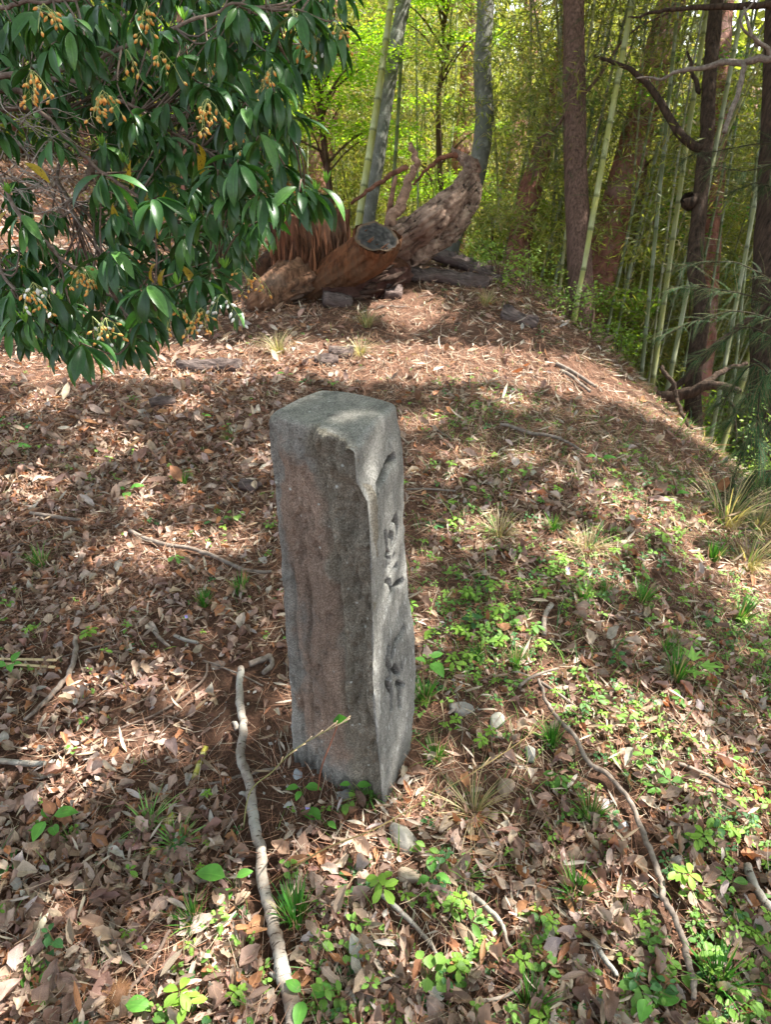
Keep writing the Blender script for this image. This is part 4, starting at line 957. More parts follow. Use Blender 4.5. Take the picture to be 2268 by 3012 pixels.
# ================================================================== SPROUTS AND GROUND PLANTS
green_cols = np.array([(.085, .20, .045), (.13, .27, .05), (.055, .15, .045), (.18, .33, .06)])
def sprout_proto(seed, kind):
    r = np.random.default_rng(seed); mb = MB()
    gc = green_cols[r.integers(4)]
    if kind == 'pairs':
        H = r.uniform(.03, .075); top = np.array([r.normal(0, .012), r.normal(0, .012), H])
        path = smooth_path([(0, 0, -.01), top * .5 + r.normal(0, .003, 3), top], 5)
        mb.add(*tube(path, .0011, 4)[:2], (.18, .12, .06))
        for lv in range(r.integers(2, 5)):
            q = (lv + 1) / 4.2; base = top * min(q + .15, 1); a0 = r.uniform(0, 3.14)
            for sgn in (0, 1) if r.random() < .8 else (0, 1, 2):
                a_ = a0 + sgn * (3.14 if r.random() < .8 else 2.1) + lv * 1.4
                d = np.array([[math.cos(a_), math.sin(a_), r.uniform(-.1, .5)]])
                L = r.uniform(.016, .030) * (1 - .1 * lv)
                lp = leaf_proto(4, 2, 1, r.uniform(.5, .68), -.25, .22, 0, .5, 0, int(r.integers(999)))
                scatter(mb, [lp], np.zeros(1, int), base[None] + d * .004, dir_frames(d, np.array([[0, 0, 1.0]])), np.array([L]), gc[None] * r.uniform(.8, 1.25))
    elif kind == 'rosette':
        for q in range(r.integers(4, 8)):
            a_ = q * 2.4 + r.uniform(-.3, .3); d = np.array([[math.cos(a_), math.sin(a_), r.uniform(.1, .6)]])
            L = r.uniform(.02, .042); lp = leaf_proto(5, 2, 1, r.uniform(.45, .6), -.35, .2, 0, .6, .08, int(r.integers(999)))
            scatter(mb, [lp], np.zeros(1, int), np.array([[0, 0, .006]]) + d * .008, dir_frames(d, np.array([[0, 0, 1.0]])), np.array([L]), gc[None] * r.uniform(.8, 1.2))
    elif kind == 'round':
        for q in range(r.integers(3, 7)):
            a_ = r.uniform(0, 6.28); rad = r.uniform(.008, .03); H = r.uniform(.02, .045)
            p1 = np.array([math.cos(a_) * rad, math.sin(a_) * rad, H])
            mb.add(*tube(smooth_path([(0, 0, 0), p1 * [.4, .4, .7], p1], 4), .0008, 3)[:2], (.16, .22, .06))
            d = np.array([[math.cos(a_), math.sin(a_), r.uniform(-.3, .25)]])
            L = r.uniform(.015, .026); lp = leaf_proto(4, 2, 1, .95, -.2, .18, 0, .42, .05, int(r.integers(999)))
            scatter(mb, [lp], np.zeros(1, int), p1[None] - d * L * .3, dir_frames(d, np.array([[0, 0, 1.0]])), np.array([L]), gc[None] * r.uniform(.8, 1.2))
    elif kind == 'trefoil':
        H = r.uniform(.03, .07)
        for st in range(r.integers(1, 4)):
            a1 = r.uniform(0, 6.28); tip = np.array([math.cos(a1) * .02, math.sin(a1) * .02, H * r.uniform(.6, 1)])
            mb.add(*tube(smooth_path([(0, 0, -.01), tip * [.3, .3, .6], tip], 4), .0009, 3)[:2], (.2, .2, .08))
            for q in range(r.integers(3, 6)):
                a_ = a1 + q * 1.35; d = np.array([[math.cos(a_), math.sin(a_), r.uniform(-.35, .1)]])
                L = r.uniform(.018, .032); lp = leaf_proto(4, 2, 1, .55, -.15, .12, 0, .62, 0, int(r.integers(999)))
                scatter(mb, [lp], np.zeros(1, int), tip[None] + d * .003, dir_frames(d, np.array([[0, 0, 1.0]])), np.array([L]), gc[None] * np.array([[1.15, 1.1, .8]]))
    return mb
sp_kinds = ['pairs'] * 6 + ['rosette'] * 3 + ['round'] * 3 + ['trefoil'] * 4
sp_mbs = [sprout_proto(500 + q, kd) for q, kd in enumerate(sp_kinds)]
sp_me = [m.mesh('seedling', M_sprout) for m in sp_mbs]
def sprout_density(x, y):
    d = .07 + .50 * sm(-.1, .35, x) * sm(3.2, 1.6, y) + .35 * sm(-.1, .5, x) * sm(6, 3, y) + .3 * sm(1.1, .8, y) * sm(-.9, -.1, x)
    d = d + .25 * np.exp(-((x + .12) / .35) ** 2 - ((y - 1.0) / .2) ** 2)
    d = d * np.clip(.55 + 1.7 * n2(x, y, 2.6, 3, 55), .06, 1.6) * (1 - .35 * sm(.9, .6, y))
    d = d * (1 - .7 * np.exp(-((x + .62) / .35) ** 2 - ((y - 1.35) / .30) ** 2))
    return np.clip(d, 0, 1)
pts = np.concatenate([sample_ground(24000, 1.3, 4.5, .45), sample_ground(9000, .5, 9, 2.5)]); x, y = pts.T
keep = (rng.random(len(x)) < sprout_density(x, y)) & ~blocked(x, y, .008); x, y = x[keep], y[keep]; N = len(x)
pos = np.stack([x, y, terrain(x, y) + .006], 1); u_, v_, t_ = proj(pos)
wh = rng.choice(len(sp_me), N); sc = rng.lognormal(math.log(.5), .42, N).clip(.2, 1.3)
onside = x > 0.2; wh[onside & (rng.random(N) < .5)] = rng.choice([0, 1, 2, 3, 12, 13, 14, 15], 1)[0]
wh = np.where(onside & (rng.random(N) < .6), rng.choice([0, 1, 2, 3, 4, 12, 13, 14, 15], N), rng.choice(16, N))
Mr = frames(tnormal(x, y) * .5 + np.array([0, 0, .5]), rng.uniform(0, 6.28, N), rng.normal(0, .15, N))
inview = (u_ > 20) & (u_ < 2250) & (v_ > 900) & (v_ < 3000)
order = np.argsort(-(sc / t_ * inview))[:290]; single = np.zeros(N, bool); single[order] = True
grp_of = {'pairs': ('small leafy green seedling with paired oval leaves sprouting among dead leaves', 'paired-leaf seedlings in the litter'),
          'rosette': ('small low rosette of green leaves growing among the dead leaves', 'leaf rosettes in the litter'),
          'round': ('small herb with a few round green leaves among the dead leaves', 'round-leaved herbs in the litter'),
          'trefoil': ('small light green plant with leaves fanned at its stem tips', 'fan-leaved seedlings in the litter')}
for q in order:
    kd = sp_kinds[wh[q]]; o = bpy.data.objects.new('seedling', sp_me[wh[q]]); COL.objects.link(o)
    m4 = np.eye(4); m4[:3, :3] = Mr[q] * sc[q]; m4[:3, 3] = pos[q]; o.matrix_world = Matrix(m4.tolist())
    tag(o, grp_of[kd][0], 'seedling', grp_of[kd][1])
mb = MB()
protos = [(np.concatenate(m.v), np.concatenate(m.f), np.concatenate(m.u)) for m in sp_mbs]
protc = [np.concatenate(m.c) for m in sp_mbs]
for k_ in range(len(protos)):
    idx = np.nonzero((wh == k_) & ~single)[0]
    if len(idx):
        v, f, uv = protos[k_]
        wv = np.einsum('nij,kj->nki', Mr[idx] * sc[idx][:, None, None], v) + pos[idx][:, None]
        mb.add(wv.reshape(-1, 3), (f[None] + (np.arange(len(idx)) * len(v))[:, None, None]).reshape(-1, 4), np.tile(protc[k_], (len(idx), 1)), np.tile(uv, (len(idx), 1)))
tag(mb.build('ground_cover', M_sprout), 'scattered tiny green herbs covering the leaf litter', kind='stuff')

# thin scattered grass blades and pale thatch, thickest on the right slope
mb = MB()
def blade(b_):
    t = np.linspace(0, 1, 5); wv = .018 * (1 - t ** 2) + .002
    v = np.concatenate([np.stack([-wv, b_ * t ** 1.8, t * (1 - .25 * b_ * t)], 1), np.stack([wv, b_ * t ** 1.8, t * (1 - .25 * b_ * t)], 1)])
    return v, np.array([[q, q + 5, q + 6, q + 1] for q in range(4)]), np.zeros((10, 2))
pts = np.concatenate([sample_ground(42000, 1.2, 5, .45), sample_ground(40000, .5, 9, 2.4)]); x, y = pts.T; N = len(x)
dn = .05 + .5 * sm(-.05, .5, x) + .3 * sm(.8, 2, x); dn = dn * np.clip(.4 + 2.2 * n2(x, y, 2.0, 3, 155), .02, 1.5)
keep = (rng.random(N) < dn) & ~blocked(x, y, .0); x, y = x[keep], y[keep]; N = len(x)
dryb = rng.random(N) < .45
cg = np.where(dryb[:, None], np.array([(.44, .36, .22)]), green_cols[rng.choice(4, N)] * .9) * rng.uniform(.7, 1.2, (N, 1))
tilt = np.where(dryb, rng.normal(-1.0, .4, N), rng.normal(-.25, .4, N))
scatter(mb, [blade(.3), blade(.7), blade(1.0)], rng.choice(3, N), np.stack([x, y, terrain(x, y)], 1), frames(tnormal(x, y), rng.uniform(0, 6.28, N), tilt), rng.lognormal(math.log(.045), .4, N) * (1 + .9 * sm(1.7, 2.6, x)), cg)
tag(mb.build('scattered_grass', M_grass), 'thin scattered grass blades and straw over the slope litter', kind='stuff')

# ================================================================== STUMP WITH FALLEN LOG
st_base = G(930, 868); TS = depth(st_base); print('stump depth', TS, st_base)
def PS(u, v, dt=0.0): return P(u, v, TS + dt)
px2m = TS / FPX
root = thing('tree_stump', 'big rotting reddish tree stump on top of the mound with broken limbs', 'stump', st_base)
def part(name, path, rad, seg, col, mat, bump=.2, bsc=6, seed=0, ridge=0, ramp_=0.0, n=30, squash=1.0, cap=True, wob=0.0, zst=.4, parent=root):
    m_ = MB(); v, f, uv = tube(smooth_path(path, int(n * 2), wob, seed), rad, int(seg * 1.6), bump * 1.2, bsc * 1.9, seed, cap, ridge, ramp_, squash, zst); m_.add(v - st_base, f, col, uv); return m_.build(name, mat, parent)
# upright shell: fluted, flaring to roots, broken rim
nz_, ns_ = 34, 72; aa = np.linspace(0, 2 * np.pi, ns_, endpoint=False); cx = PS(925, 850, .15); 
zz = np.linspace(-.25, 1, nz_); H_s = 0.74
A_, Z_ = np.meshgrid(aa, zz, indexing='xy'); Z_ = Z_
flute = fbm(np.stack([np.cos(A_) * 3.2, np.sin(A_) * 3.2, Z_ * .8], -1), 5, 401, .6)
rad_s = 112 * px2m * (1 + .38 * flute + .35 * np.exp(-np.clip(Z_, 0, 1) * 7) * (1 + .8 * np.cos(A_ * 3 + 2.4)) * .6 - .05 * Z_)
rim = H_s * (.93 + .05 * fbm(np.stack([np.cos(A_) * 4, np.sin(A_) * 4, A_ * 0], -1), 3, 402))
shell = np.stack([cx[0] + rad_s * np.cos(A_), cx[1] + rad_s * np.sin(A_) * .8, st_base[2] + Z_ * rim], -1)
inner = np.stack([cx[0] + rad_s * .80 * np.cos(A_), cx[1] + rad_s * .62 * np.sin(A_), st_base[2] + Z_ * rim * .98], -1)[::-1]
rows = np.concatenate([shell, inner[:20]]); nr_ = len(rows)
i = np.arange(nr_ - 1)[:, None] * ns_; j = np.arange(ns_)[None]; j2 = (j + 1) % ns_
f = np.stack([i + j, i + j2, i + ns_ + j2, i + ns_ + j], -1).reshape(-1, 4)
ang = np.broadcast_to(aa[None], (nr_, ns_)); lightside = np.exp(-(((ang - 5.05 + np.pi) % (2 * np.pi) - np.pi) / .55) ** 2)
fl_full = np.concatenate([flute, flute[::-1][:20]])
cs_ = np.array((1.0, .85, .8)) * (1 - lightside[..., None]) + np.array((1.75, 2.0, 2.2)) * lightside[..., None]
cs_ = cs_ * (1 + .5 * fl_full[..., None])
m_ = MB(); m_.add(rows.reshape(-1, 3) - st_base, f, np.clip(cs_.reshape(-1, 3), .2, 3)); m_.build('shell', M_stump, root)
part('root', [PS(880, 820, -.1), PS(820, 850, -.25), PS(770, 880, -.4), PS(730, 900, -.45)], [.20, .16, .11, .03], 20, (1.5, 1.7, 1.8), M_stump, .35, 5, 31, 6, .25, 24)
part('root', [PS(860, 800, .2), PS(800, 800, .1), PS(760, 830, .0)], [.2, .18, .10], 18, (.6, .6, .6), M_stump, .35, 5, 32, 6, .2, 18)
part('broken_slab', [PS(815, 640, .2), PS(818, 740, .15), PS(830, 850, .1)], [.05, .09, .10], 14, (.35, .35, .4), M_stump, .3, 5, 33, 5, .2, 18)
# the leaning log with a cut end
nc_ = np.array([.27, -.46, .85]); nc_ /= np.linalg.norm(nc_); le_ = PS(1098, 728, -.45)
log_path = [PS(905, 872, .0), PS(960, 828, -.12), PS(1035, 775, -.32), le_, le_ + nc_ * .10]
part('leaning_log', log_path, [34 * px2m, 50 * px2m, 60 * px2m, 61 * px2m, 61 * px2m], 40, (1.15, 1.0, .8), M_stump, .16, 7, 34, 9, .08, 40, cap=False)
lp = smooth_path(log_path, 40); ax_ = lp[-1] - lp[-2]; ax_ /= np.linalg.norm(ax_)
X0 = np.cross(ax_, [0, 0, 1.]); X0 /= np.linalg.norm(X0); Y0 = np.cross(ax_, X0)
for nm, r_, dz, mt, cl_ in (('cut_face', 1.0, .004, 0, 0),):
    rr_ = np.linspace(0, 1, 14); an = np.linspace(0, 2 * np.pi, 48, endpoint=False); RR, AN = np.meshgrid(rr_, an, indexing='ij')
    e_ = 60 * px2m * RR * (1 + .05 * np.sin(3 * AN) + .03 * np.sin(7 * AN + 1))
    hh = .012 * fbm(np.stack([RR * 5 * np.cos(AN), RR * 5 * np.sin(AN), RR * 0], -1), 4, 44) + .03 * np.exp(-((AN - 2.6) / .5) ** 2) * RR * -1
    vv = lp[-1] + ax_ * .01 + e_[..., None] * (np.cos(AN)[..., None] * X0 + np.sin(AN)[..., None] * Y0) + hh[..., None] * ax_
    i = np.arange(13)[:, None] * 48; j = np.arange(48)[None]; j2 = (j + 1) % 48; f = np.stack([i + j, i + j2, i + 48 + j2, i + 48 + j], -1).reshape(-1, 4)
    ring_ = .5 + .5 * np.sin(RR * 60 + 2 * fbm(np.stack([np.cos(AN) * RR * 3, np.sin(AN) * RR * 3, RR * 0], -1), 2, 9))
    ck_ = fbm(np.stack([RR * 9 * np.cos(AN), RR * 9 * np.sin(AN), RR * 0], -1), 4, 45)[..., None]
    cl_ = np.array((.04, .037, .034)) * (.75 + .35 * ring_[..., None]) * (1 + 1.2 * ck_); cl_ = np.where(RR[..., None] > .88 + .1 * ck_, np.array((.11, .07, .042)), cl_)
    m_ = MB(); m_.add((vv - st_base).reshape(-1, 3), f, cl_.reshape(-1, 3)); m_.build('cut_face', M_wood, root)
# big broken limb rising to the right
part('broken_limb', [PS(1100, 780, .2), PS(1160, 725, .1), PS(1250, 655, .05), PS(1330, 590, .1), PS(1378, 530, .2), PS(1385, 485, .3), PS(1350, 455, .35), PS(1332, 432, .4)],
     [50 * px2m, 50 * px2m, 42 * px2m, 34 * px2m, 27 * px2m, 20 * px2m, 11 * px2m, 2 * px2m], 36, (1.1, 1.0, .95), M_deadwood, .42, 7, 35, 7, .22, 70, wob=.03)
part('broken_limb', [PS(1190, 760, .3), PS(1290, 700, .3), PS(1355, 640, .25), PS(1392, 580, .25), PS(1400, 525, .25)], [40 * px2m, 36 * px2m, 30 * px2m, 22 * px2m, 9 * px2m], 30, (1.25, 1.2, 1.15), M_deadwood, .42, 7, 36, 6, .22, 50, wob=.03)
part('branch_stub', [PS(1135, 690, 0), PS(1150, 650, 0), PS(1185, 590, .05), PS(1205, 530, .1), PS(1225, 485, .1), PS(1212, 440, .1), PS(1205, 420, .1)], [17 * px2m, 16 * px2m, 15 * px2m, 12 * px2m, 9 * px2m, 7 * px2m, 2 * px2m], 16, (1.1, .9, .8), M_deadwood, .16, 5, 37, 4, .1, 40, wob=.03)
part('twig', [PS(1195, 492, .1), PS(1150, 515, .15), PS(1090, 555, .2), PS(1030, 600, .25)], [8 * px2m, 7 * px2m, 6 * px2m, 4 * px2m], 8, (.8, .5, .4), M_deadwood, .2, 9, 38, n=24, wob=.02)
part('twig', [PS(1345, 455, .3), PS(1300, 465, .3), PS(1255, 500, .3), PS(1215, 545, .3)], [8 * px2m, 7 * px2m, 5 * px2m, 3 * px2m], 8, (.8, .45, .35), M_deadwood, .2, 9, 39, n=24, wob=.02)
part('root', [PS(1030, 840, .1), PS(1090, 820, .1), PS(1150, 790, .2)], [.13, .20, .22], 22, (.7, .5, .4), M_stump, .4, 6, 40, 5, .3, 24)
part('root', [PS(950, 862, -.2), PS(1040, 850, -.2), PS(1130, 838, -.1), PS(1180, 800, .1)], [.06, .10, .10, .12], 16, (.45, .35, .35), M_deadwood, .4, 6, 41, 5, .3, 30)
# loose splinters and peeling strips
def strips(name, n_, fn, rads, mat, lo, hi, seed):
    r = np.random.default_rng(seed); m_ = MB()
    for q in range(n_):
        a0, d0, L, off = fn(r); sidev = np.cross(d0, r.normal(size=3)); sidev /= np.linalg.norm(sidev)
        pa = smooth_path([a0, a0 + d0 * L * .5 + sidev * off * .4, a0 + d0 * L + sidev * off], 8)
        c_ = np.array((1, .95, .9)) * r.uniform(lo, hi); w_ = r.uniform(*rads)
        m_.add(*tube(pa - st_base, [w_ * .3, w_, w_ * .8, w_ * .1], 5, .5, 40, q)[:2], c_)
    tag(m_.build(name, mat, root), kind='stuff')
def on_shell(r):
    a_ = r.uniform(3.3, 6.2); h0 = r.uniform(0, .42); rr_ = 112 * px2m * r.uniform(.92, 1.12)
    return cx * [1, 1, 0] + np.array([math.cos(a_) * rr_, math.sin(a_) * rr_ * .8, st_base[2] + h0]), np.array([-math.cos(a_) * .08, 0, 1.0]), r.uniform(.10, .27), r.uniform(0, .05)
strips('splinters', 150, on_shell, (.006, .022), M_stump, .3, 3.2, 1)
def along(path, rad):
    sp_ = smooth_path(path, 40)
    def fn(r):
        k_ = r.integers(0, 28); d0 = sp_[k_ + 4] - sp_[k_]; d0 /= np.linalg.norm(d0); o_ = np.cross(d0, r.normal(size=3)); o_ /= np.linalg.norm(o_); 
        if o_[1] > .3: o_ = -o_
        return sp_[k_] + o_ * np.interp(k_, [0, 39], rad) * r.uniform(.82, .98), d0, r.uniform(.08, .26), r.uniform(-.02, .02)
    return fn
limb_px = [PS(1100, 780, .2), PS(1160, 725, .1), PS(1250, 655, .05), PS(1330, 590, .1), PS(1378, 530, .2), PS(1385, 485, .3)]
strips('peeling_strips', 130, along(limb_px, [50 * px2m, 20 * px2m]), (.006, .022), M_deadwood, .15, 1.5, 2)
strips('peeling_strips', 50, along([PS(1190, 760, .3), PS(1290, 700, .3), PS(1355, 640, .25), PS(1392, 580, .25)], [38 * px2m, 20 * px2m]), (.008, .025), M_deadwood, .25, 1.7, 3)
strips('splinters', 90, along(log_path, [36 * px2m, 56 * px2m]), (.006, .02), M_stump, .2, 1.8, 4)
strips('splinters', 40, along([PS(1000, 850, -.1), PS(1090, 840, -.1), PS(1180, 790, .1)], [.15, .25]), (.01, .035), M_deadwood, .15, .9, 5)
strips('splinters', 50, along([PS(880, 830, -.1), PS(800, 860, -.25), PS(730, 895, -.45)], [.2, .05]), (.006, .02), M_deadwood, .5, 1.6, 6)
# upright dead stick behind the stump
tag(part('dead_stick', [PS(1165, 520, 1.2), PS(1148, 600, 1.2), PS(1135, 680, 1.2)], [.02, .03, .03], 8, (1, .7, .6), M_deadwood, .2, 9, 42, parent=None), 'thin dead stick standing behind the cut log', 'stick')
bpy.data.objects['dead_stick'].location = st_base

# ================================================================== TREES
def line3(px, t0, extend_down=True, extend_up=2.0):
    """points of a trunk through photo positions, foot first; t may be list of depths"""
    pts_ = [P(u, v, t) for (u, v), t in zip(px, t0 if hasattr(t0, '__len__') else [t0] * len(px))]
    a = np.array(pts_)
    d = a[0] - a[1]; d = d / abs(d[2]) if abs(d[2]) > 1e-6 else np.array([0, 0, -1.])
    if d[2] > 0: d = -d
    foot = a[0].copy()
    for _ in range(400):
        if foot[2] < terrain(foot[0], foot[1]) - .05: break
        foot = foot + np.array([d[0] * .4, d[1] * .4 - 0.0, -1]) * .03
    up_ = a[-1] - a[-2]; up_ /= np.linalg.norm(up_)
    return np.concatenate([[foot], a, [a[-1] + up_ * extend_up]])
def leaf_blob(mb, centers, radii, nleaf, proto, scale, cols, flat=1.0, droop=.0):
    k_ = rng.choice(len(centers), nleaf); d = rng.normal(size=(nleaf, 3)); d /= np.linalg.norm(d, axis=1, keepdims=True)
    rr_ = radii[k_][:, None] * rng.random((nleaf, 1)) ** .5
    pos = centers[k_] + d * rr_ * np.array([1, 1, flat])
    dr = rng.normal(size=(nleaf, 3)); dr[:, 2] = dr[:, 2] * .5 - droop
    c = np.asarray(cols)[rng.choice(len(cols), nleaf)] * rng.uniform(.7, 1.25, (nleaf, 1))
    scatter(mb, proto, rng.choice(len(proto), nleaf), pos, dir_frames(dr, rng.normal(size=(nleaf, 3)) * .6 + [0, 0, 1.]), scale * rng.uniform(.7, 1.3, nleaf), c)
quad = lambda W: (np.array([(0, 0, 0), (W / 2, .45, .03), (0, 1, 0), (-W / 2, .45, .03)]), np.array([[0, 1, 2, 3]]), np.array([(.5, 0), (1, .5), (.5, 1), (0, .5)], float))
q_bam = [quad(.15)]; q_wide = [quad(.55)]; q_star = [quad(.8)]

TREES = {}
def tree(name, label, cat, px, t0, r0, r1, mat, up=3.0, bump=.15, bsc=4, seed=0, ridge=0, ramp_=0, seg=20, extra=None):
    path = line3(px, t0, True, up); sp_ = smooth_path(path, 50, 0); foot = path[0]
    root = thing(name, label, cat, foot); m_ = MB(); v, f, uv = tube(sp_ - foot, np.linspace(r0, r1, 50), seg, bump, bsc, seed, True, ridge, ramp_)
    m_.add(v, f, (1, 1, 1), uv); m_.build('trunk', mat, root)
    for px2, t2, ra, rb, in (extra or []):
        m_ = MB(); pp = np.array([P(u, v, t) for (u, v), t in zip(px2, t2 if hasattr(t2, '__len__') else [t2] * len(px2))])
        m_.add(*tube(smooth_path(pp, 24, .02, seed + 5) - foot, np.linspace(ra, rb, 24), 8, .2, 8, seed)[:2]); m_.build('branch', mat, root)
    TREES[label] = (root, sp_[-1], foot); return root, sp_, foot
T1 = tree('cedar_tree', 'straight brown fibrous trunk rising behind the right shoulder of the mound', 'tree', [(1712, 905), (1705, 750), (1692, 450), (1690, 200), (1688, 0)], 7.2, .135, .105, M_brownbark, 5, .06, 4, 1, 11, .06, 26)
T2 = tree('pine_tree', 'leaning reddish trunk with a knobby top left of the straight brown trunk', 'tree', [(1515, 790), (1550, 600), (1600, 440), (1640, 300), (1665, 150), (1690, 0)], 9.5, .17, .12, M_redbark, 4, .2, 5, 2)
T3 = tree('pine_tree', 'thick leaning red pine trunk behind the yellow-green bamboo', 'tree', [(1725, 960), (1790, 700), (1850, 480), (1905, 280), (1960, 80), (1980, 0)], 9.2, .24, .17, M_redbark, 4, .14, 4, 3)
T4 = tree('broadleaf_tree', 'smooth grey trunk leaning beside the yellow bamboo behind the stump', 'tree', [(1082, 640), (1105, 500), (1135, 300), (1165, 120), (1190, 0)], 9.6, .11, .095, M_greybark, 4, .05, 4, 4)
T5 = tree('broadleaf_tree', 'curved mossy trunk rising behind the broken limb of the stump', 'tree', [(1330, 700), (1375, 600), (1405, 500), (1425, 350), (1418, 200), (1430, 0)], 9.4, .14, .115, M_greybark, 4, .08, 5, 5, 9, .1)
T6 = tree('dead_tree', 'dark snag with a broken knob and a crooked branch at the right', 'tree', [(2045, 1300), (2040, 1130), (2065, 900), (2045, 780), (2060, 600), (2080, 400), (2090, 200), (2110, 0)], 7.0, .085, .06, M_darkbark, 3, .22, 6, 6, 5, .12, 20,
          [([(2062, 440), (1990, 380), (1910, 250), (1840, 200), (1750, 165)], 7.0, .05, .015), ([(2030, 590), (2060, 600)], 7.0, .1, .07), ([(2060, 270), (2040, 220), (2025, 150)], 7.0, .03, .012)])
T7 = tree('cedar_tree', 'massive dark trunk at the right edge of the picture', 'tree', [(2262, 1350), (2268, 1000), (2278, 750), (2290, 500), (2300, 250)], 6.2, .17, .15, M_darkbark, 4, .12, 4, 7, 8, .12, 26)
T8 = tree('pine_tree', 'pale red pine trunk in the light left of the curved mossy trunk', 'tree', [(1345, 560), (1380, 380), (1395, 200), (1400, 0)], 14, .30, .26, M_redbark, 4, .1, 4, 8)
T9 = tree('pine_tree', 'dark pine trunk seen between the bush and the yellow bamboo', 'tree', [(920, 620), (945, 450), (960, 300), (975, 0)], 15, .3, .26, M_redbark, 4, .1, 4, 9)
T10 = tree('pine_tree', 'brown trunk rising behind the bush near its top', 'tree', [(560, 560), (555, 300), (548, 100), (540, 0)], 11, .16, .14, M_redbark, 4, .1, 4, 10)
T11 = tree('pine_tree', 'distant reddish trunk to the left of the leaning knobby trunk', 'tree', [(1500, 520), (1530, 350), (1560, 150), (1570, 0)], 16, .22, .2, M_redbark, 4, .1, 4, 11)
T12 = tree('pine_tree', 'dark reddish trunk in the shade behind the snag', 'tree', [(2060, 1050), (2070, 900), (2100, 400), (2120, 0)], 9.8, .2, .17, M_redbark, 4, .12, 4, 12)

# bamboos placed where the photograph shows them
bamboo_cols = {'y': (.28, .28, .075), 'g': (.11, .125, .04), 'p': (.22, .23, .10), 'b': (.17, .18, .09)}
bams = [
 (1055, 655, 1152, 0, 9.0, 26, 'y', 'thick yellow bamboo culm standing right behind the stump'),
 (1150, 640, 1182, 150, 10, 18, 'g', 'green bamboo culm behind the smooth grey leaning trunk'),
 (1230, 610, 1224, 0, 11, 9, 'b', 'slim pale bluish bamboo straight above the stump branch'),
 (1322, 520, 1345, 60, 12, 10, 'p', 'slim pale bamboo left of the curved mossy trunk'),
 (1690, 935, 1862, 0, 7.1, 22, 'y', 'yellow-green bamboo just right of the straight brown trunk'),
 (1640, 800, 1770, 200, 9, 14, 'g', 'green bamboo directly behind the straight brown trunk'),
 (1890, 1080, 1997, 0, 7.4, 19, 'g', 'dark green bamboo in the middle of the right-hand grove'),
 (1925, 1095, 2085, 0, 7.6, 19, 'y', 'bamboo with a sunlit yellow foot at the rim of the slope'),
 (1970, 1120, 2190, 0, 7.3, 22, 'p', 'pale whitish bamboo crossing in front of the dark snag'),
 (2092, 1290, 2240, 500, 6.8, 19, 'p', 'light bamboo with a bright foot near the right edge, left one'),
 (2125, 1320, 2250, 900, 6.9, 19, 'y', 'light bamboo with a bright foot near the right edge, right one'),
 (2050, 1180, 2110, 750, 9, 13, 'g', 'slim bamboo in shade behind the fallen dead branch'),
 (1440, 740, 1580, 0, 10.5, 9, 'b', 'slim bluish bamboo left of the leaning knobby trunk'),
 (1480, 770, 1600, 200, 10, 13, 'g', 'green bamboo close to the left of the leaning knobby trunk'),
 (1590, 830, 1660, 560, 9.5, 14, 'p', 'pale bamboo between the leaning trunk and the straight brown trunk'),
 (1625, 860, 1700, 620, 9.0, 12, 'g', 'short visible green bamboo left of the straight brown trunk foot'),
 (1790, 960, 1900, 420, 8.6, 14, 'g', 'slender green bamboo in front of the thick leaning pine'),
 (1810, 1000, 1960, 330, 8.8, 16, 'g', 'green bamboo right of the thick leaning pine'),
 (2000, 1150, 2170, 300, 9.4, 13, 'g', 'shaded bamboo behind the pale whitish one'),
 (2150, 1200, 2268, 100, 8.6, 14, 'g', 'green bamboo in front of the massive dark trunk'),
 (905, 560, 915, 100, 13, 8, 'p', 'thin pale stem left of the thick yellow bamboo'),
 (848, 640, 890, 200, 12, 8, 'p', 'thin bent pale stem just right of the bush'),
 (1275, 640, 1290, 300, 11.5, 9, 'y', 'thin sunlit bamboo between the branch stub and broken limb'),
]
for k_, (u0, v0, u1, v1, t, wpx, ck, lab) in enumerate(bams):
    path = line3([(u0, v0), ((u0 + u1) / 2 + rng.normal(0, 3), (v0 + v1) / 2), (u1, v1)], t, True, 4.0); L = np.linalg.norm(np.diff(path, axis=0), axis=1).sum()
    r = wpx * t / FPX / 2 * (.85 if ck == 'y' else .66); root = thing('bamboo', lab, 'bamboo', path[0], 'bamboos at the edge of the grove')
    culm_mesh(L, r, r * .8, .38 if wpx > 12 else .28, path - path[0], bamboo_cols[ck], k_, 10).build('culm', M_bamboo, root)

# grove of bamboos further back, each with its own foliage
bcols = [(.26, .29, .07), (.19, .235, .055), (.33, .355, .095), (.14, .17, .045), (.34, .28, .12)]
fol_me = []; culm_me = []
for s in range(6):
    mb = MB(); r = np.random.default_rng(s)
    nb = 60; zc = np.where(r.random(nb) < .3, r.uniform(.2, 1.6, nb), r.uniform(1.3, 7.0, nb)); an = r.uniform(0, 6.28, nb); rd = r.uniform(.15, 1.5, nb)
    cen_ = np.stack([np.cos(an) * rd, np.sin(an) * rd, zc - .12 * rd], 1)
    leaf_blob(mb, cen_, np.full(nb, .42), 4200, q_bam, .13, bcols, .6, .5)
    fol_me.append(mb.mesh('foliage', M_bamleaf))
    # side twigs reach to the sprays
    mt = culm_mesh(8.5, .022, .010, .30, [(0, 0, -.3), (.15, 0, 3), (.5, .1, 6), (1.1, .2, 8.2)], [(.16, .17, .05), (.23, .24, .09), (.12, .14, .045), (.26, .26, .08), (.20, .21, .11), (.14, .15, .05)][s], s, 7)
    for q in range(0, nb, 2):
        mt.add(*tube(np.array([(0, 0, cen_[q][2] - .25), cen_[q] * [.5, .5, 1], cen_[q]]), .004, 3)[:2], (.2, .2, .08))
    culm_me.append(mt.mesh('culm', M_bamboo))
GL = 'slender bamboo with fine drooping foliage crowded in the grove behind the mound'
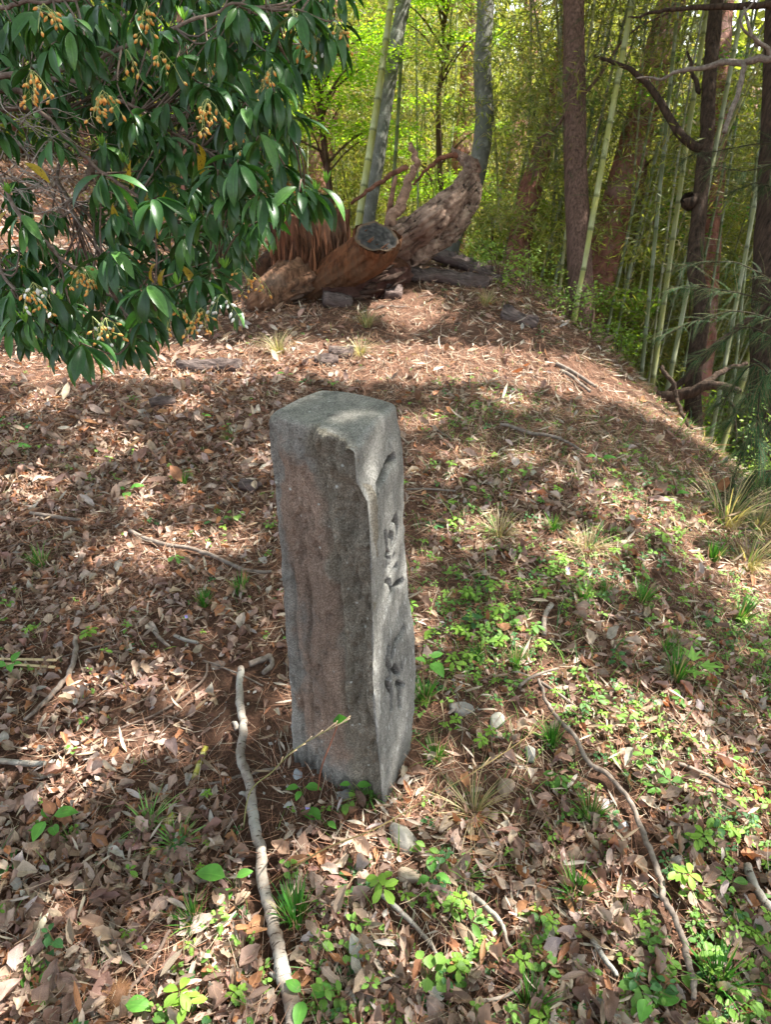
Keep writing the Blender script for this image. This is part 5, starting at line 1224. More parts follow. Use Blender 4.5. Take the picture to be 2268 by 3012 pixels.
def grove(x, y, s, rz, leafy=True, lab=GL, grp='bamboos crowded in the grove'):
    z = float(terrain(x, y)); root = thing('grove_bamboo', lab, 'bamboo', (x, y, z), grp)
    root.rotation_euler = (rng.normal(0, .06), .05 + rng.normal(0, .07), rz); root.scale = (s, s, s)
    q = rng.integers(6); link('culm', culm_me[q], root)
    if leafy: link('foliage', fol_me[q], root)
cnt = 0
for _ in range(4000):
    if cnt >= 185: break
    y = rng.uniform(10.2, 25); th = rng.uniform(-.30, .70); x = y * math.tan(th)
    if x < -1.0 and y < 13: continue
    if -2.8 < x < 1.6 and 9 < y < 15.5: continue           # the maple stands in this opening
    if x > 2.5 and y < 10.5: continue
    grove(x, y, rng.uniform(.8, 1.25), rng.uniform(0, 6.28)); cnt += 1
for q in range(70):                                        # bare culms massed at the grove's edge on the right
    y = rng.uniform(8.6, 12); x = rng.uniform(2.2, 7.5) * y / 9
    grove(x, y, rng.uniform(.55, .95), rng.normal(0, .5), q % 4 == 0, 'bare lower culm of bamboo in the shaded edge of the right-hand grove', 'bamboos at the shaded right edge')
# left background trees and shrubs
def shrubby(x, y, H, Rr, nleaf, cols, label, name='shrub', cat='shrub', ls=.10, mat=None, group=None, trunk=.04, proto=None, base=.1, flat=.8):
    z = float(terrain(x, y)); root = thing(name, label, cat, (x, y, z), group); mb = MB()
    nb = max(8, int(H * Rr * 8)); an = rng.uniform(0, 6.28, nb); rd = Rr * np.sqrt(rng.random(nb)); cz = rng.uniform(base, 1, nb) * H
    cen_ = np.stack([np.cos(an) * rd, np.sin(an) * rd, cz], 1)
    leaf_blob(mb, cen_, np.full(nb, .28 * Rr + .1), nleaf, proto or q_wide, ls, cols, flat, .1); mb.build('foliage', mat or M_maple, root)
    m_ = MB()
    for q in range(0, nb, 3): m_.add(*tube(smooth_path([(0, 0, -.1), cen_[q] * [.3, .3, .55], cen_[q]], 6), [trunk * .5, .006], 5)[:2])
    m_.add(*tube(smooth_path([(0, 0, -.1), (.02, 0, H * .4), (0, .03, H * .8)], 6), [trunk, trunk * .4], 8)[:2]); m_.build('stems', M_brownbark, root)
    return root
lime = [(.36, .52, .05), (.42, .58, .07), (.28, .45, .05)]
ygreen = [(.20, .32, .05), (.26, .36, .07), (.15, .26, .05)]
# layered maple
def maple(x, y, zb, layers, label, cols=lime, n=7000, ls=.075, spread=1.6, seed=0):
    z = float(terrain(x, y)); root = thing('maple_tree', label, 'tree', (x, y, z)); r = np.random.default_rng(seed); mb = MB(); m_ = MB()
    m_.add(*tube(smooth_path([(0, 0, -.1), (.1, 0, 1.5), (-.05, 0, 3.5), (.1, 0, zb + 4)], 12), [.07, .03], 8)[:2])
    for k_ in range(layers):
        an = r.uniform(0, 6.28); rd = spread * r.uniform(.2, 1); c0 = np.array([math.cos(an) * rd, math.sin(an) * rd * .8, zb - z + r.uniform(0, 3.6)])
        m_.add(*tube(smooth_path([(0, 0, c0[2] - .6), c0 * [.5, .5, 1] - [0, 0, .2], c0], 6), [.02, .006], 5)[:2])
        nn = n // layers; a2 = r.uniform(0, 6.28, nn); r2 = .75 * np.sqrt(r.random(nn)) * r.uniform(.6, 1.2)
        pos = c0 + np.stack([np.cos(a2) * r2, np.sin(a2) * r2, -.22 * r2 ** 2 + r.normal(0, .05, nn)], 1)
        c = np.asarray(cols)[r.choice(len(cols), nn)] * r.uniform(.75, 1.2, (nn, 1))
        scatter(mb, q_star, np.zeros(nn, int), pos, frames(np.stack([r.normal(0, .35, nn), r.normal(0, .35, nn) - .1, np.ones(nn)], 1), r.uniform(0, 6.28, nn)), ls * r.uniform(.6, 1.2, nn), c)
    mb.build('foliage', M_maple, root); m_.build('trunk', M_brownbark, root)
maple(-1.0, 12.4, 1.2, 46, 'bright lime-green maple glowing in sunlight behind the stump', n=16000, spread=1.9, seed=1)
maple(.9, 12.8, .4, 22, 'lower lime-green maple right of the thin bluish bamboo', n=7000, spread=1.0, seed=2)
maple(-2.6, 14.5, .9, 26, 'lime-green maple glimpsed beyond the right edge of the bush', n=9000, spread=1.7, seed=3)
maple(3.6, 10.6, -1.2, 14, 'shaded green maple sprays behind the straight brown trunk', [(.10, .24, .04), (.16, .3, .05)], 3500, .06, 1.0, 4)
for k_, (x, y, H, Rr, lab) in enumerate(((3.0, 9.3, .9, .7, 'low bright green shrub behind the right shoulder of the mound'), (4.3, 9.0, 1.0, .8, 'leafy undergrowth shrub at the foot of the green bamboos'), (1.6, 11, 1.4, .8, 'light green shrub beyond the bark planks'),
        (5.4, 8.6, 1.2, .8, 'dark leafy shrub in the hollow by the fallen branch'), (2.2, 13, 1.8, 1.0, 'pale green shrub between distant bamboos'), (-5.5, 21, 1.8, 1.3, 'green shrub beyond the sunny leaf litter at left'), (-9, 24, 2.4, 1.8, 'tall green shrub far at the left'), (-2.2, 17, 2.2, 1.5, 'green shrub behind the bush foliage'))):
    shrubby(x, y, H, Rr, 1600, ygreen if k_ not in (3,) else [(.06, .15, .04)], lab, ls=.07)
for (u, v) in ((1400, 830), (1480, 870), (1585, 915), (1670, 960), (1770, 1010), (1850, 1065), (1960, 1140), (2040, 1230), (2120, 1340), (2200, 1440)):
    p = G(u, v); q_ = p + np.array([.28, .25, 0]); shrubby(q_[0], q_[1], rng.uniform(.28, .5), rng.uniform(.22, .4), 420, ygreen, 'low leafy weed clump growing just over the rim of the slope', 'weed_clump', 'weed', .035, M_sprout, 'weed clumps along the slope rim', .008)
# distant wood
mb = MB(); N = 70000; th = rng.uniform(-.75, .80, N); r = rng.uniform(26, 40, N); x = r * np.sin(th); y = r * np.cos(th)
hgt = rng.random(N) ** 1.1 * 13 * (.75 + .25 * np.sin(th * 30) ** 2) ; clump = n2(x, y, .25, 3, 7)
pos = np.stack([x + rng.normal(0, .4, N), y, terrain(x, y) + hgt + clump], 1)
c = np.array([(.16, .20, .05), (.24, .29, .06), (.12, .13, .045), (.30, .34, .08)])[rng.choice(4, N)] * rng.uniform(.6, 1.2, (N, 1))
scatter(mb, q_wide, np.zeros(N, int), pos, dir_frames(rng.normal(size=(N, 3)), rng.normal(size=(N, 3))), rng.uniform(.25, .6, N), c)
tag(mb.build('distant_woods', M_bamleaf), 'far-off green wood closing the view behind the bamboo grove', kind='stuff')
for q in range(14):
    y = rng.uniform(18, 27); x = y * math.tan(rng.uniform(-.6, .62)); z = float(terrain(x, y))
    root = thing('distant_pine', 'far reddish pine trunk standing among the distant bamboo', 'tree', (x, y, z), 'distant pine trunks'); r = rng.uniform(.12, .24)
    m_ = MB(); m_.add(*tube(smooth_path([(0, 0, -.3), (rng.normal(0, .2), 0, 4), (rng.normal(0, .5), 0, 9)], 14), [r, r * .7], 12, .1, 3, q)[:2]); m_.build('trunk', M_redbark, root)
for q, (x, y, H, Rr) in enumerate([(-7.0, 18.5, 3.2, 1.3), (-11, 20, 4, 2), (-4.0, 21, 4.5, 2.2), (-10, 26, 5, 2.5), (-15, 22, 5, 2.5), (-6.5, 27, 6, 2.6)]):
    shrubby(x, y, H, Rr, 2600, ygreen, ['slim young tree in the clearing at left', 'wide green tree left of the clearing', 'tall green tree behind the clearing', 'far green tree at the left', 'green tree at the far left edge', 'leafy tree closing the clearing'][q], 'young_tree', 'tree', .11, M_bamleaf, None, .06, None, .3)

# fallen dead branches at the right
def p3(px, t): return np.array([P(u, v, tt) for (u, v), tt in zip(px, t)])
def dead_branch(px, t, rad, label, seed, subs=(), mat=None):
    pa = smooth_path(p3(px, t), 30, .03, seed); root = thing('dead_branch', label, 'branch', pa[0])
    m_ = MB(); m_.add(*tube(pa - pa[0], rad, 10, .25, 8, seed)[:2]); m_.build('limb', mat or M_darkbark, root)
    for px2, t2, r2 in subs:
        m_ = MB(); m_.add(*tube(smooth_path(p3(px2, t2), 18, .03, seed + 1) - pa[0], r2, 6, .2, 10, seed)[:2]); m_.build('twig', mat or M_darkbark, root)
dead_branch([(1930, 1170), (2010, 1160), (2090, 1135), (2180, 1150)], [5.6, 5.5, 5.4, 5.4], [.05, .045, .04, .02], 'thick dead branch jutting right from the slope edge', 61, [([(2060, 1140), (2130, 1090), (2200, 1070)], [5.4, 5.5, 5.6], [.03, .015]), ([(2130, 1150), (2160, 1210), (2170, 1300)], [5.4, 5.4, 5.4], [.015, .008])])
dead_branch([(1945, 1080), (1985, 1140), (2000, 1200), (2040, 1260)], [5.3, 5.2, 5.1, 5.0], [.015, .018, .015, .010], 'crooked thin dead stick crossing the thick dead branch', 62)
dead_branch([(1930, 1180), (2020, 1110), (2090, 1040), (2190, 950), (2290, 880)], [6.4, 6.3, 6.2, 6.1, 6.0], [.03, .03, .028, .02], 'long dark dead branch slanting up to the right edge', 63)
dead_branch([(2290, 165), (2200, 180), (2050, 200), (1950, 230), (1870, 235)], [5.5, 5.6, 5.8, 5.9, 6.0], [.035, .025, .015, .005], 'bare grey branch reaching in from the right near the top', 64, [([(2190, 180), (2180, 250), (2150, 330), (2130, 390)], [5.6, 5.6, 5.6, 5.6], [.022, .02, .02]), ([(2268, 155), (2215, 100), (2190, 20)], [5.5, 5.4, 5.4], [.02, .008]), ([(2230, 130), (2180, 60), (2240, -20)], [5.5, 5.4, 5.4], [.012, .006])], M_stick2)
dead_branch([(2290, 20), (2150, 15), (1950, 30), (1850, 50)], [5.8, 5.9, 6.1, 6.2], [.03, .025, .015, .006], 'dark horizontal branch along the top right corner', 65)

# conifer with flat needle sprays at the right (trunk outside the frame)
def needle_spray(r, L=.35, nn=24, lf=.032, sub=True):
    """flat twig with two rows of needles along +Y, slight droop"""
    mb = MB(); t = np.linspace(0, 1, 7); pa = np.stack([.05 * L * np.sin(t * 3 + r.uniform(0, 3)), t * L, -.25 * L * t ** 2], 1); mb.add(*tube(pa, [.002, .001], 4)[:2], (.16, .12, .06))
    for sgn in (-1, 1):
        tt = np.linspace(.08, 1, nn); bp = np.stack([np.interp(tt, t, pa[:, q]) for q in range(3)], 1)
        d = np.stack([np.full(nn, float(sgn)), np.full(nn, .55), r.normal(-.15, .1, nn)], 1)
        scatter(mb, [quad(.19)], np.zeros(nn, int), bp, dir_frames(d, np.array([[0, 0, 1.0]]) + 0 * d), lf * (1.1 - .6 * tt ** 2), np.tile(np.array([(.02, .058, .02)]), (nn, 1)) * r.uniform(.7, 1.5, (nn, 1)))
    return mb
spray = [needle_spray(np.random.default_rng(q), L=.30 + .05 * q) for q in range(4)]
sprayP = [(np.concatenate(m.v), np.concatenate(m.f), np.concatenate(m.u), np.concatenate(m.c)) for m in spray]
def put_sprays(mb, pos, dirs, scale, tintv=1.0):
    M = dir_frames(dirs, np.array([[0, 0, 1.0]]) + rng.normal(0, .25, dirs.shape))
    for q in range(len(pos)):
        v, f, uv, c = sprayP[rng.integers(4)]; mb.add(v * scale[q] @ M[q].T + pos[q], f, c * tintv, uv)
fir_foot = np.array([4.6, 4.4, float(terrain(4.6, 4.4))])
root = thing('fir_tree', 'dark green conifer whose drooping flat-needled boughs reach in from the right edge', 'tree', fir_foot)
m_ = MB(); m_.add(*tube(smooth_path([(0, 0, -.2), (.05, 0, 2), (0, .05, 5), (0, 0, 8)], 20), [.14, .08], 14, .1, 5, 3)[:2]); m_.build('trunk', M_brownbark, root)
boughs = [
 ([(2290, 1120), (2230, 1075), (2170, 1120), (2120, 1200)], 3.9), ([(2290, 900), (2200, 870), (2080, 850), (1960, 850)], 4.6), ([(2290, 1000), (2200, 960), (2120, 1010), (2050, 1060)], 4.6),
 ([(2290, 830), (2180, 780), (2080, 770), (1990, 790)], 5.2), ([(2290, 1250), (2230, 1240), (2180, 1330), (2150, 1450)], 4.0), ([(2290, 1380), (2220, 1400), (2190, 1480)], 3.8), ([(2290, 950), (2180, 920), (2060, 940), (1940, 990)], 5.0), ([(2290, 1180), (2200, 1160), (2150, 1250)], 4.4),
 ([(2290, 420), (2180, 430), (2060, 450), (2010, 470)], 6.0), ([(2290, 480), (2200, 500), (2100, 490)], 5.8), ([(2290, 560), (2230, 540), (2160, 560)], 5.8), ([(2290, 1080), (2240, 1130), (2230, 1230), (2250, 1330)], 3.6)]
for k_, (px, t) in enumerate(boughs):
    pa = smooth_path(p3(px, [t] * len(px)), 16, .02, k_); pa = np.concatenate([[fir_foot + [0, 0, pa[0][2] - fir_foot[2] + .2]], pa]); m_ = MB(); m_.add(*tube(pa - fir_foot, [.006, .002], 6)[:2], (.035, .028, .015)); b = m_.build('bough', M_wood, root)
    mb = MB(); ns = 95; tt = rng.uniform(.8, 16, ns); bp = np.stack([np.interp(tt, np.arange(17), pa[:, q]) for q in range(3)], 1); ax0 = pa[-1] - pa[2]; ax0 /= np.linalg.norm(ax0)
    dr = ax0 + rng.normal(0, .7, (ns, 3)) + [0, 0, -.35]; put_sprays(mb, bp - fir_foot, dr, rng.uniform(.22, .6, ns), rng.uniform(.8, 1.3)); mb.build('needle_sprays', M_conifer, b)
# feathery cypress sprays hanging from the straight brown tree
root, sp_, foot = T1
mb = MB()
for (u, v, t, n_) in [(1660, 330, 7.2, 30), (1740, 260, 7.2, 36), (1640, 390, 7.2, 26), (1760, 120, 7.2, 40), (1720, 400, 7.1, 20), (1800, 60, 7.2, 40), (1700, 500, 7.1, 16), (1900, 60, 7.4, 40), (1590, 410, 7.3, 18), (1780, 340, 7.2, 20), (1990, 30, 7.6, 30), (1830, 160, 7.3, 24), (1690, 140, 7.1, 16)]:
    c0 = P(u, v, t); pos = c0 + rng.normal(0, 1, (n_, 3)) * [.2, .2, .12]; dr = rng.normal(0, 1, (n_, 3)) + [0, 0, -.6]
    put_sprays(mb, pos - foot, dr, rng.uniform(.5, 1.0, n_), rng.uniform(.7, 1.2))
mb.build('needle_sprays', M_conifer, root)
m_ = MB()
for px, t in (([(1690, 280), (1640, 370), (1580, 410)], 7.2), ([(1695, 300), (1760, 230), (1850, 100), (1990, 30)], 7.2), ([(1700, 420), (1720, 480), (1770, 340)], 7.1)):
    m_.add(*tube(smooth_path(p3(px, [t] * len(px)), 12) - foot, [.02, .006], 6)[:2])
m_.build('branch', M_brownbark, root)
# broad crooked twigs near top right grove
# ================================================================== FLOWERING BUSH
from_poly = np.array([(-60, -80), (1010, -80), (985, 110), (890, 190), (850, 270), (850, 440), (915, 560), (830, 600), (800, 640), (730, 700), (640, 790), (560, 830), (440, 900), (420, 1010), (300, 1030), (120, 1010), (-60, 960)], float)
def in_poly(u, v, poly):
    c = np.zeros(np.shape(u), bool); n_ = len(poly)
    for k_ in range(n_):
        x1, y1 = poly[k_]; x2, y2 = poly[(k_ + 1) % n_]
        c ^= ((y1 > v) != (y2 > v)) & (u < (x2 - x1) * (v - y1) / (y2 - y1 + 1e-9) + x1)
    return c
bush_foot = np.array([-2.3, 2.3, float(terrain(-2.3, 2.3))])
bush = thing('flowering_bush', 'glossy dark evergreen bush with drooping leaves and orange buds at upper left', 'bush', bush_foot)
hand = [(30, 60), (110, 30), (200, 60), (300, 20), (400, 30), (470, 90), (560, 40), (640, 110), (700, 20), (800, 40), (880, 50), (960, 90), (90, 200), (300, 240), (240, 150), (150, 130), (520, 170), (610, 250), (700, 200), (780, 150), (800, 250), (850, 330), (390, 340),
        (660, 330), (720, 300), (760, 400), (700, 470), (640, 500), (820, 480), (880, 560), (930, 560), (770, 560), (680, 560), (600, 620), (540, 690), (300, 510), (450, 590), (670, 690), (760, 650), (60, 640), (320, 740), (250, 790), (60, 780), (430, 840), (540, 860), (620, 800), (500, 900),
        (80, 930), (170, 960), (300, 920), (380, 1000), (240, 1010), (420, 930), (30, 850), (140, 860), (210, 900), (640, 870), (580, 820), (350, 850)]
W = [(u, v, rng.uniform(1.45, 1.9)) for u, v in hand]
tries = 0
while len(W) < 320 and tries < 20000:
    tries += 1; u, v = rng.uniform(-60, 1000), rng.uniform(-80, 1020)
    if not in_poly(np.array(u), np.array(v), from_poly): continue
    hole = (u < 290 and 330 < v < 720) or (340 < u < 560 and 360 < v < 520 and rng.random() < .5) or (100 < u < 520 and 520 < v < 700 and rng.random() < .6)
    t = rng.uniform(1.9, 2.7)
    if hole and rng.random() < .96: continue
    if min((u - a) ** 2 + (v - b) ** 2 for a, b, c in W) < 33 ** 2: continue
    W.append((u, v, t))
bl = [leaf_proto(8, 2, 1, rng.uniform(.25, .31), -.25 - .4 * rng.random(), .18 + .15 * rng.random(), rng.uniform(-.35, .35), .55, 0.02, 40 + q) for q in range(6)]
pos, dirs, scl, cls, ups = [], [], [], [], []
hubs = []
for (u, v, t) in W:
    p = P(u, v, t); hubs.append(p); nl_ = rng.integers(10, 16)
    out = np.array([.25, -.35, 0]) * 1.0
    for q in range(nl_):
        a_ = q * 2.399 + rng.uniform(-.3, .3); el = rng.uniform(-1.3, -.0)
        d = np.array([math.cos(a_), math.sin(a_), el]) + out * .3
        pos.append(p + d * .008 + [0, 0, rng.uniform(-.015, .01)]); dirs.append(d); scl.append(rng.uniform(.060, .100))
        cls.append(np.array([(.024, .072, .019), (.031, .09, .021), (.042, .118, .026), (.072, .17, .034)][rng.choice(4, p=[.35, .3, .22, .13])]) * rng.uniform(.8, 1.25))
pos, dirs, scl, cls = map(np.array, (pos, dirs, scl, cls)); N = len(pos)
M = dir_frames(dirs, np.array([[0, 0, 1.0]]) + 0 * dirs, rng.normal(0, .3, N)); wh = rng.choice(6, N)
u_, v_, t_ = proj(pos); vis = (u_ > 0) & (v_ > 0) & (v_ < 1150)
order = np.argsort(-(scl / t_ * vis))[:300]; single = np.zeros(N, bool); single[order] = True
bl_me = [mesh_np('leaf', p[0], p[1], None, p[2], M_bush_o) for p in bl]
for q in order:
    o = bpy.data.objects.new('leaf', bl_me[wh[q]]); COL.objects.link(o); o.parent = bush
    m4 = np.eye(4); m4[:3, :3] = M[q] * scl[q]; m4[:3, 3] = pos[q] - bush_foot; o.matrix_local = Matrix(m4.tolist()); o.color = (*cls[q], 1)
mb = MB(); s_ = ~single; scatter(mb, bl, wh[s_], pos[s_] - bush_foot, M[s_], scl[s_], cls[s_]); tag(mb.build('foliage', M_bush, bush), kind='stuff')
# spotted yellow leaves
for (u, v, t) in [(385, 470 + 0, 1.7), (330, 600, 1.9), (515, 630, 1.7), (460, 775, 1.8), (485, 790, 1.8), (70, 480, 1.8), (100, 640, 1.8), (20, 620, 1.8), (430, 895, 1.6), (415, 560, 2.0), (575, 420, 1.9), (580, 450, 1.9), (490, 560, 1.9), (50, 775, 1.8), (530, 780, 1.9), (470, 640, 1.8)]:
    m_ = MB(); d = np.array([[rng.normal(0, .8), rng.normal(0, .5), -rng.uniform(.2, 1.2)]])
    scatter(m_, [bl[rng.integers(6)]], np.zeros(1, int), (P(u, v, t) - bush_foot)[None], dir_frames(d, np.array([[0, -.5, 1.]])), np.array([.078]), np.array([(.42, .30, .03)])); o = m_.build('yellow_leaf', M_spotted, bush); o['label'] = 'yellow leaf with brown spots'
# fresh light-green shoots
for (u, v, t) in [(540, 60, 1.6), (360, 480, 1.9), (300, 430, 1.9), (545, 640, 1.7), (570, 660, 1.7), (640, 660, 1.8), (660, 790, 1.7), (520, 840, 1.6), (85, 930, 1.55), (25, 570, 1.8), (930, 570, 1.7), (960, 540, 1.7), (835, 600, 1.8), (830, 660, 1.8), (870, 340, 1.9), (860, 400, 1.9), (1000, 60, 2.0), (175, 890, 1.7), (75, 950, 1.55), (480, 500, 2.0)]:
    m_ = MB(); p = P(u, v, t) - bush_foot
    for q in range(8):
        a_ = q * 2.4; d = np.array([[math.cos(a_) * .6, math.sin(a_) * .6, rng.uniform(.3, 1.1)]]); scatter(m_, [leaf_proto(4, 2, 1, .25, .3, .25)], np.zeros(1, int), p[None], dir_frames(d, np.array([[0, 0, 1.]]) - d * .3), np.array([rng.uniform(.022, .036)]), np.array([(.16, .33, .05)]) * rng.uniform(.8, 1.3))
    o = m_.build('young_shoot', M_sprout, bush)
# flower and bud clusters
def cluster(u, v, t, nb, col, scale=1.0, nm='bud_cluster'):
    m_ = MB(); p = P(u, v, t) - bush_foot
    for s in range(3 + nb // 8):
        a_ = rng.uniform(0, 6.28); L = rng.uniform(.03, .06) * scale; e = p + np.array([math.cos(a_) * L * .7, math.sin(a_) * L * .7, -L])
        pa = smooth_path([p, (p + e) / 2 + [0, 0, .008], e], 8); m_.add(*tube(pa, .0007, 4)[:2], (.3, .34, .12))
        for q in range(nb // (3 + nb // 8) + 1):
            b0 = pa[rng.integers(2, 8)] + rng.normal(0, .002, 3); b1 = b0 + np.array([rng.normal(0, .006), rng.normal(0, .006), -rng.uniform(.005, .009)]) * scale
            m_.add(*tube(np.array([b0, b1]), .0005, 3)[:2], (.35, .38, .12))
            d = b1 - b0; d /= np.linalg.norm(d); LL = rng.uniform(.010, .014) * scale; cc_ = np.array(col) * rng.uniform(.8, 1.2)
            pb = b1 + d * np.linspace(0, LL, 5)[:, None]; rr_ = np.array([.0014, .0028, .0033, .0024, .0006]) * scale
            v_b, f_b, uv_b = tube(pb, rr_, 6)
            cmix = np.repeat(np.array([(.55, .40, .12)] * 2 + [cc_] * 3), 6, axis=0); cmix = np.concatenate([cmix, cmix[:1], cmix[-1:]]); m_.add(v_b, f_b, cmix if nm == 'bud_cluster' else cc_, uv_b)
    m_.build(nm, M_flower, bush)
OR = (.66, .28, .06); WH = (.75, .74, .66)
for (u, v, t, nb) in [(90, 205, 1.45, 26), (300, 265, 1.45, 26), (610, 290, 1.5, 26), (800, 195, 1.6, 14), (125, 10, 1.4, 8), (430, 5, 1.45, 12), (915, 90, 1.6, 14), (985, 70, 1.6, 8), (860, 25, 1.6, 10), (475, 150, 1.5, 6), (370, 145, 1.5, 5), (795, 480, 1.7, 20), (850, 505, 1.7, 14), (235, 780, 1.55, 26), (70, 850, 1.5, 12), (520, 905, 1.55, 10), (590, 905, 1.55, 14), (310, 935, 1.5, 12), (745, 800, 1.75, 8), (930, 560, 1.7, 14), (715, 365, 1.7, 8), (810, 270, 1.65, 12), (700, 790, 1.75, 6), (610, 140, 1.6, 4)]:
    cluster(u, v, t, nb, OR)
for (u, v, t, nb) in [(95, 830, 1.5, 8), (650, 865, 1.6, 9), (270, 930, 1.5, 3), (935, 110, 1.6, 2), (603, 150, 1.6, 2), (815, 500, 1.7, 3)]:
    cluster(u, v, t, nb, WH, 1.1, 'flower_cluster')
# branches
mains_px = [([(-500, 330, 2.3), (-60, 240, 1.9), (200, 200, 1.8), (450, 110, 1.75), (700, 20, 1.8), (900, 40, 1.8)]), ([(-500, 360, 2.3), (0, 260, 2.0), (130, 340, 2.0), (270, 480, 1.95), (420, 590, 1.95), (560, 690, 1.9), (640, 790, 1.85)]),
            ([(-500, 350, 2.3), (100, 230, 2.1), (330, 290, 2.1), (560, 420, 2.1), (750, 520, 2.0), (890, 560, 1.85)]), ([(-500, 400, 2.3), (-60, 500, 2.0), (60, 640, 1.9), (200, 780, 1.8), (330, 880, 1.75), (400, 960, 1.7)]),
            ([(-500, 380, 2.3), (140, 330, 2.3), (180, 560, 2.2), (300, 740, 2.1), (480, 830, 2.0)]), ([(-500, 420, 2.3), (-80, 640, 1.9), (0, 800, 1.75), (100, 900, 1.65)]), ([(-500, 300, 2.2), (-100, 60, 1.8), (200, 0, 1.7), (420, -40, 1.7)]), ([(270, 480, 2.0), (240, 560, 2.0), (170, 640, 2.0)])]
allp = []
for k_, mp in enumerate(mains_px):
    pa = smooth_path(np.array([P(u, v, t) for u, v, t in mp]), 50, .015, k_ + 70); m_ = MB()
    if mp[0][0] == -500: pa = np.concatenate([[bush_foot + [0, 0, -.05], bush_foot + [.05, 0, .5]], pa])
    m_.add(*tube(pa - bush_foot, [.014, .006, .0045, .0025], 8, .15, 30, k_)[:2]); m_.build('branch', M_twig, bush); allp.append(pa[8:])
allp = np.concatenate(allp); mb = MB()
for p in hubs:
    dd = np.linalg.norm(allp - p, axis=1) + .5 * np.maximum(0, allp[:, 0] - p[0] + .05); a0 = allp[np.argmin(dd)]
    mid = (a0 + p) / 2 + rng.normal(0, .02, 3) - [0, 0, .01]; mb.add(*tube(smooth_path([a0, mid, p], 7) - bush_foot, [.0032, .0016], 5)[:2])
tag(mb.build('twigs', M_twig, bush), kind='stuff')
# bare pale twigs, upper left
mb = MB()
for q in range(42):
    u, v = rng.uniform(-40, 60), rng.uniform(250, 620); p0 = P(u, v, rng.uniform(1.9, 2.4)); L = rng.uniform(.12, .34); d = np.array([rng.uniform(.5, 1), rng.normal(0, .3), rng.normal(-.15, .4)])
    pa = smooth_path([p0, p0 + d * L * .5 + rng.normal(0, .02, 3), p0 + d * L + rng.normal(0, .03, 3)], 10, .012, q); mb.add(*tube(pa - bush_foot, [.0022, .0009], 4)[:2], (2.0, 2.0, 2.1))
    for z_ in range(2):
        b0 = pa[rng.integers(3, 9)]; e = b0 + rng.normal(0, .05, 3) + [.04, 0, 0]; mb.add(*tube(smooth_path([b0, (b0 + e) / 2 + rng.normal(0, .01, 3), e], 5) - bush_foot, .0009, 4)[:2], (2, 2, 2))
tag(mb.build('bare_twigs', bark_mat('bare_twig', (.2, .16, .13), (.38, .33, .29), None, (1, 1, 1), 50, .001), bush), kind='stuff')

# ================================================================== OVERHEAD CROWNS (added out of view, gaps shaped to place the sun patches)
patches = [(330, 1330, 90, 60), (120, 1190, 80, 40), (560, 1190, 60, 30), (1500, 1060, 70, 30), (1340, 1360, 70, 60), (60, 1450, 60, 60), (420, 1470, 60, 40), (700, 1110, 60, 70), (770, 1340, 55, 110), (1235, 1240, 75, 110), (1190, 905, 120, 40), (1210, 960, 60, 30), (1810, 1130, 90, 25), (1930, 1210, 90, 25), (1680, 1640, 60, 50), (1560, 1900, 70, 60), (1650, 2030, 90, 60),
           (1760, 2100, 100, 55), (1900, 2170, 100, 55), (2040, 2230, 80, 55), (2180, 2380, 80, 60), (330, 2240, 150, 45), (220, 2290, 90, 35), (480, 2050, 100, 30), (510, 2450, 110, 60), (1110, 2420, 80, 60), (860, 2350, 90, 40), (500, 1610, 120, 35), (1330, 1110, 60, 30),
           (1480, 1180, 60, 25), (250, 1270, 60, 25), (700, 900, 60, 20), (1560, 1350, 70, 30), (1390, 1560, 60, 30), (800, 2560, 40, 70), (1430, 2700, 110, 50), (2210, 1700, 60, 60), (1900, 1500, 70, 30), (1960, 2700, 90, 60), (620, 2800, 80, 50), (150, 2780, 80, 50)]
pw = []
for (u, v, ru_, rv_) in patches:
    c = G(u, v); a1 = G(u + ru_, v); b1 = G(u, v - rv_); fx_ = 1.7 if c[1] < 3 else 1.05; rx1 = max(np.hypot(*(a1 - c)[:2]), .05) * fx_; ry1 = max(np.hypot(*(b1 - c)[:2]), .05) * fx_
    pw.append((c[0], c[1], rx1, min(ry1, rx1 * 1.15)))
N = 190000
gx_ = rng.uniform(-9, 10, N); gy_ = rng.uniform(-5, 10.2, N)
gx2 = rng.uniform(2, 16, 42000); gy2 = rng.uniform(9, 21, 42000); gk = gx2 > 1.5 + .10 * gy2; gx_ = np.concatenate([gx_, gx2[gk]]); gy_ = np.concatenate([gy_, gy2[gk]]); bigl = np.arange(len(gx_)) >= N; N = len(gx_)  # extra unseen leaves added to darken the right-hand grove
lit = np.zeros(N)
wx = gx_ + .06 * n2(gx_, gy_, 3, 2, 8); wy = gy_ + .06 * n2(gx_, gy_, 3, 2, 9)
for cx_, cy_, rx_, ry_ in pw: lit = np.maximum(lit, np.exp(-(((wx - cx_) / rx_) ** 2 + ((wy - cy_) / ry_) ** 2) * .9))
sg = -SD[:2] / SD[2] * 1.05; b0 = STONE_POLY.mean(0); tt_ = np.clip(((gx_ - b0[0]) * sg[0] + (gy_ - b0[1]) * sg[1]) / (sg @ sg), 0, 1)
dpost = np.hypot(gx_ - b0[0] - tt_ * sg[0], gy_ - b0[1] - tt_ * sg[1]); lit = lit * sm(.16, .26, dpost)  # gaps closed above the pillar so it stays shaded
clear_left = (gx_ < -2.6) & (gy_ > 5.5)
prob = np.clip(1.15 - 2.3 * lit, 0, 1) * np.clip(.72 + .2 * sm(2.6, 4.0, gy_) + .5 * n2(gx_, gy_, 1.1, 3, 88), .25, 1)
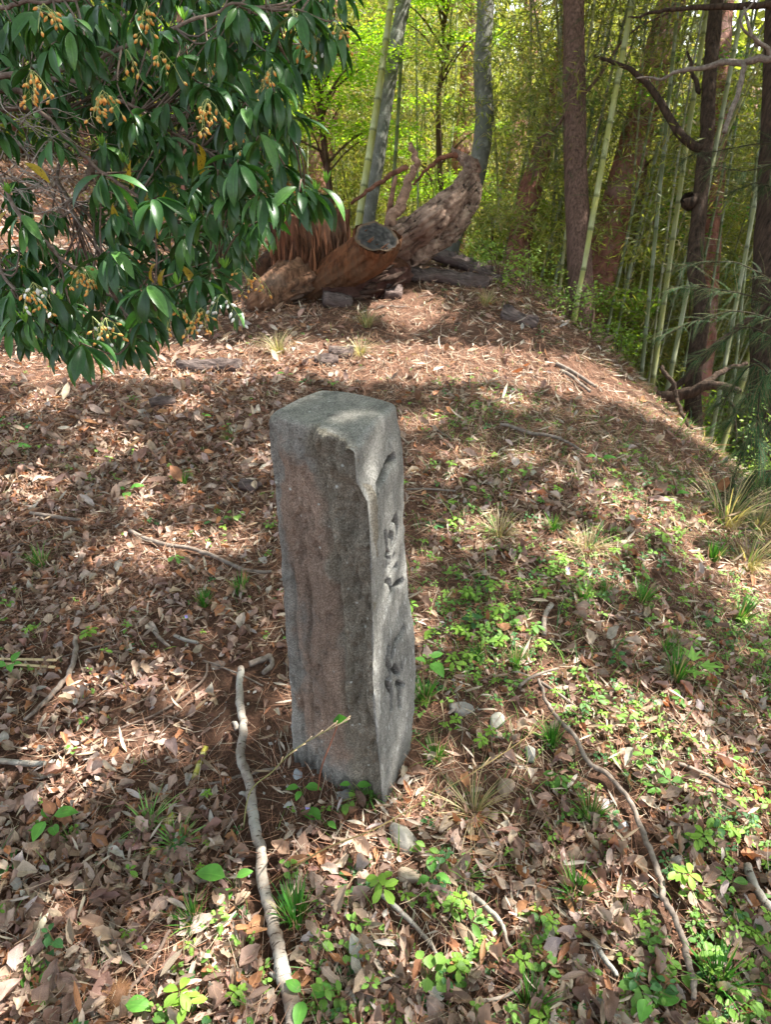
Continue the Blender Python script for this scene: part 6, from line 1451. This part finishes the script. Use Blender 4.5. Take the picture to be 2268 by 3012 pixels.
prob = np.where(clear_left, prob * .12, prob); prob = prob * (1 - .38 * sm(1.9, 1.2, gy_)); prob = np.where(dpost < .22, .62, prob); prob = np.clip(prob * (1 + .35 * sm(2.6, 4.0, gy_)), 0, 1)
keep = rng.random(N) < prob; gx_, gy_, lit, bigl = gx_[keep], gy_[keep], lit[keep], bigl[keep]; N = len(gx_)
hz = rng.uniform(5.2, 7.2, N); gz = terrain(gx_, gy_)
sdh = SD / SD[2]; pos = np.stack([gx_, gy_, gz], 1) + sdh[None] * (hz - gz)[:, None]
shade_crown_roots = [(TREES['straight brown fibrous trunk rising behind the right shoulder of the mound'][0], T1[2]), (T4[0], T4[2]), (T7[0], T7[2]), (T6[0], T6[2])]
offs = [((7.5, 1.5), 'unseen tall broadleaf tree added right of the camera to carry sun-blocking leaves'), ((5.5, -2.5), 'unseen tall broadleaf tree added behind and right of the camera to carry sun-blocking leaves'), ((-3.5, -1.5), 'unseen tall broadleaf tree added behind and left of the camera to carry sun-blocking leaves')]
for (x, y), lab in offs:
    z = float(terrain(x, y)); r_ = thing('broadleaf_tree', lab, 'tree', (x, y, z)); m_ = MB(); m_.add(*tube(smooth_path([(0, 0, -.2), (.1, 0, 3), (0, .1, 8)], 14), [.2, .12], 12, .1, 4, 2)[:2]); m_.build('trunk', M_greybark, r_); shade_crown_roots.append((r_, np.array([x, y, z])))  # unseen trunks added only to own the shading leaves
cent = np.array([c_[1][:2] for c_ in shade_crown_roots]); own = np.argmin(((pos[:, None, :2] - cent[None]) ** 2).sum(-1), 1)
sz = rng.uniform(.09, .18, N) * np.where(bigl, 2.0, 1.0)
for k_, (r_, ft) in enumerate(shade_crown_roots):
    s_ = own == k_
    if s_.sum() < 10: continue
    mb = MB(); nn = s_.sum()
    scatter(mb, q_wide, np.zeros(nn, int), pos[s_] - ft, frames(SD[None] + rng.normal(0, .45, (nn, 3)), rng.uniform(0, 6.28, nn)), sz[s_], np.array([(.10, .20, .04), (.13, .24, .05), (.07, .15, .04)])[rng.choice(3, nn)] * rng.uniform(.8, 1.2, (nn, 1)))
    mb.build('shade_crown', M_shade_canopy, r_)  # added sun-blocking leaves, parented to the nearest trunk
print('objects', len(bpy.data.objects))
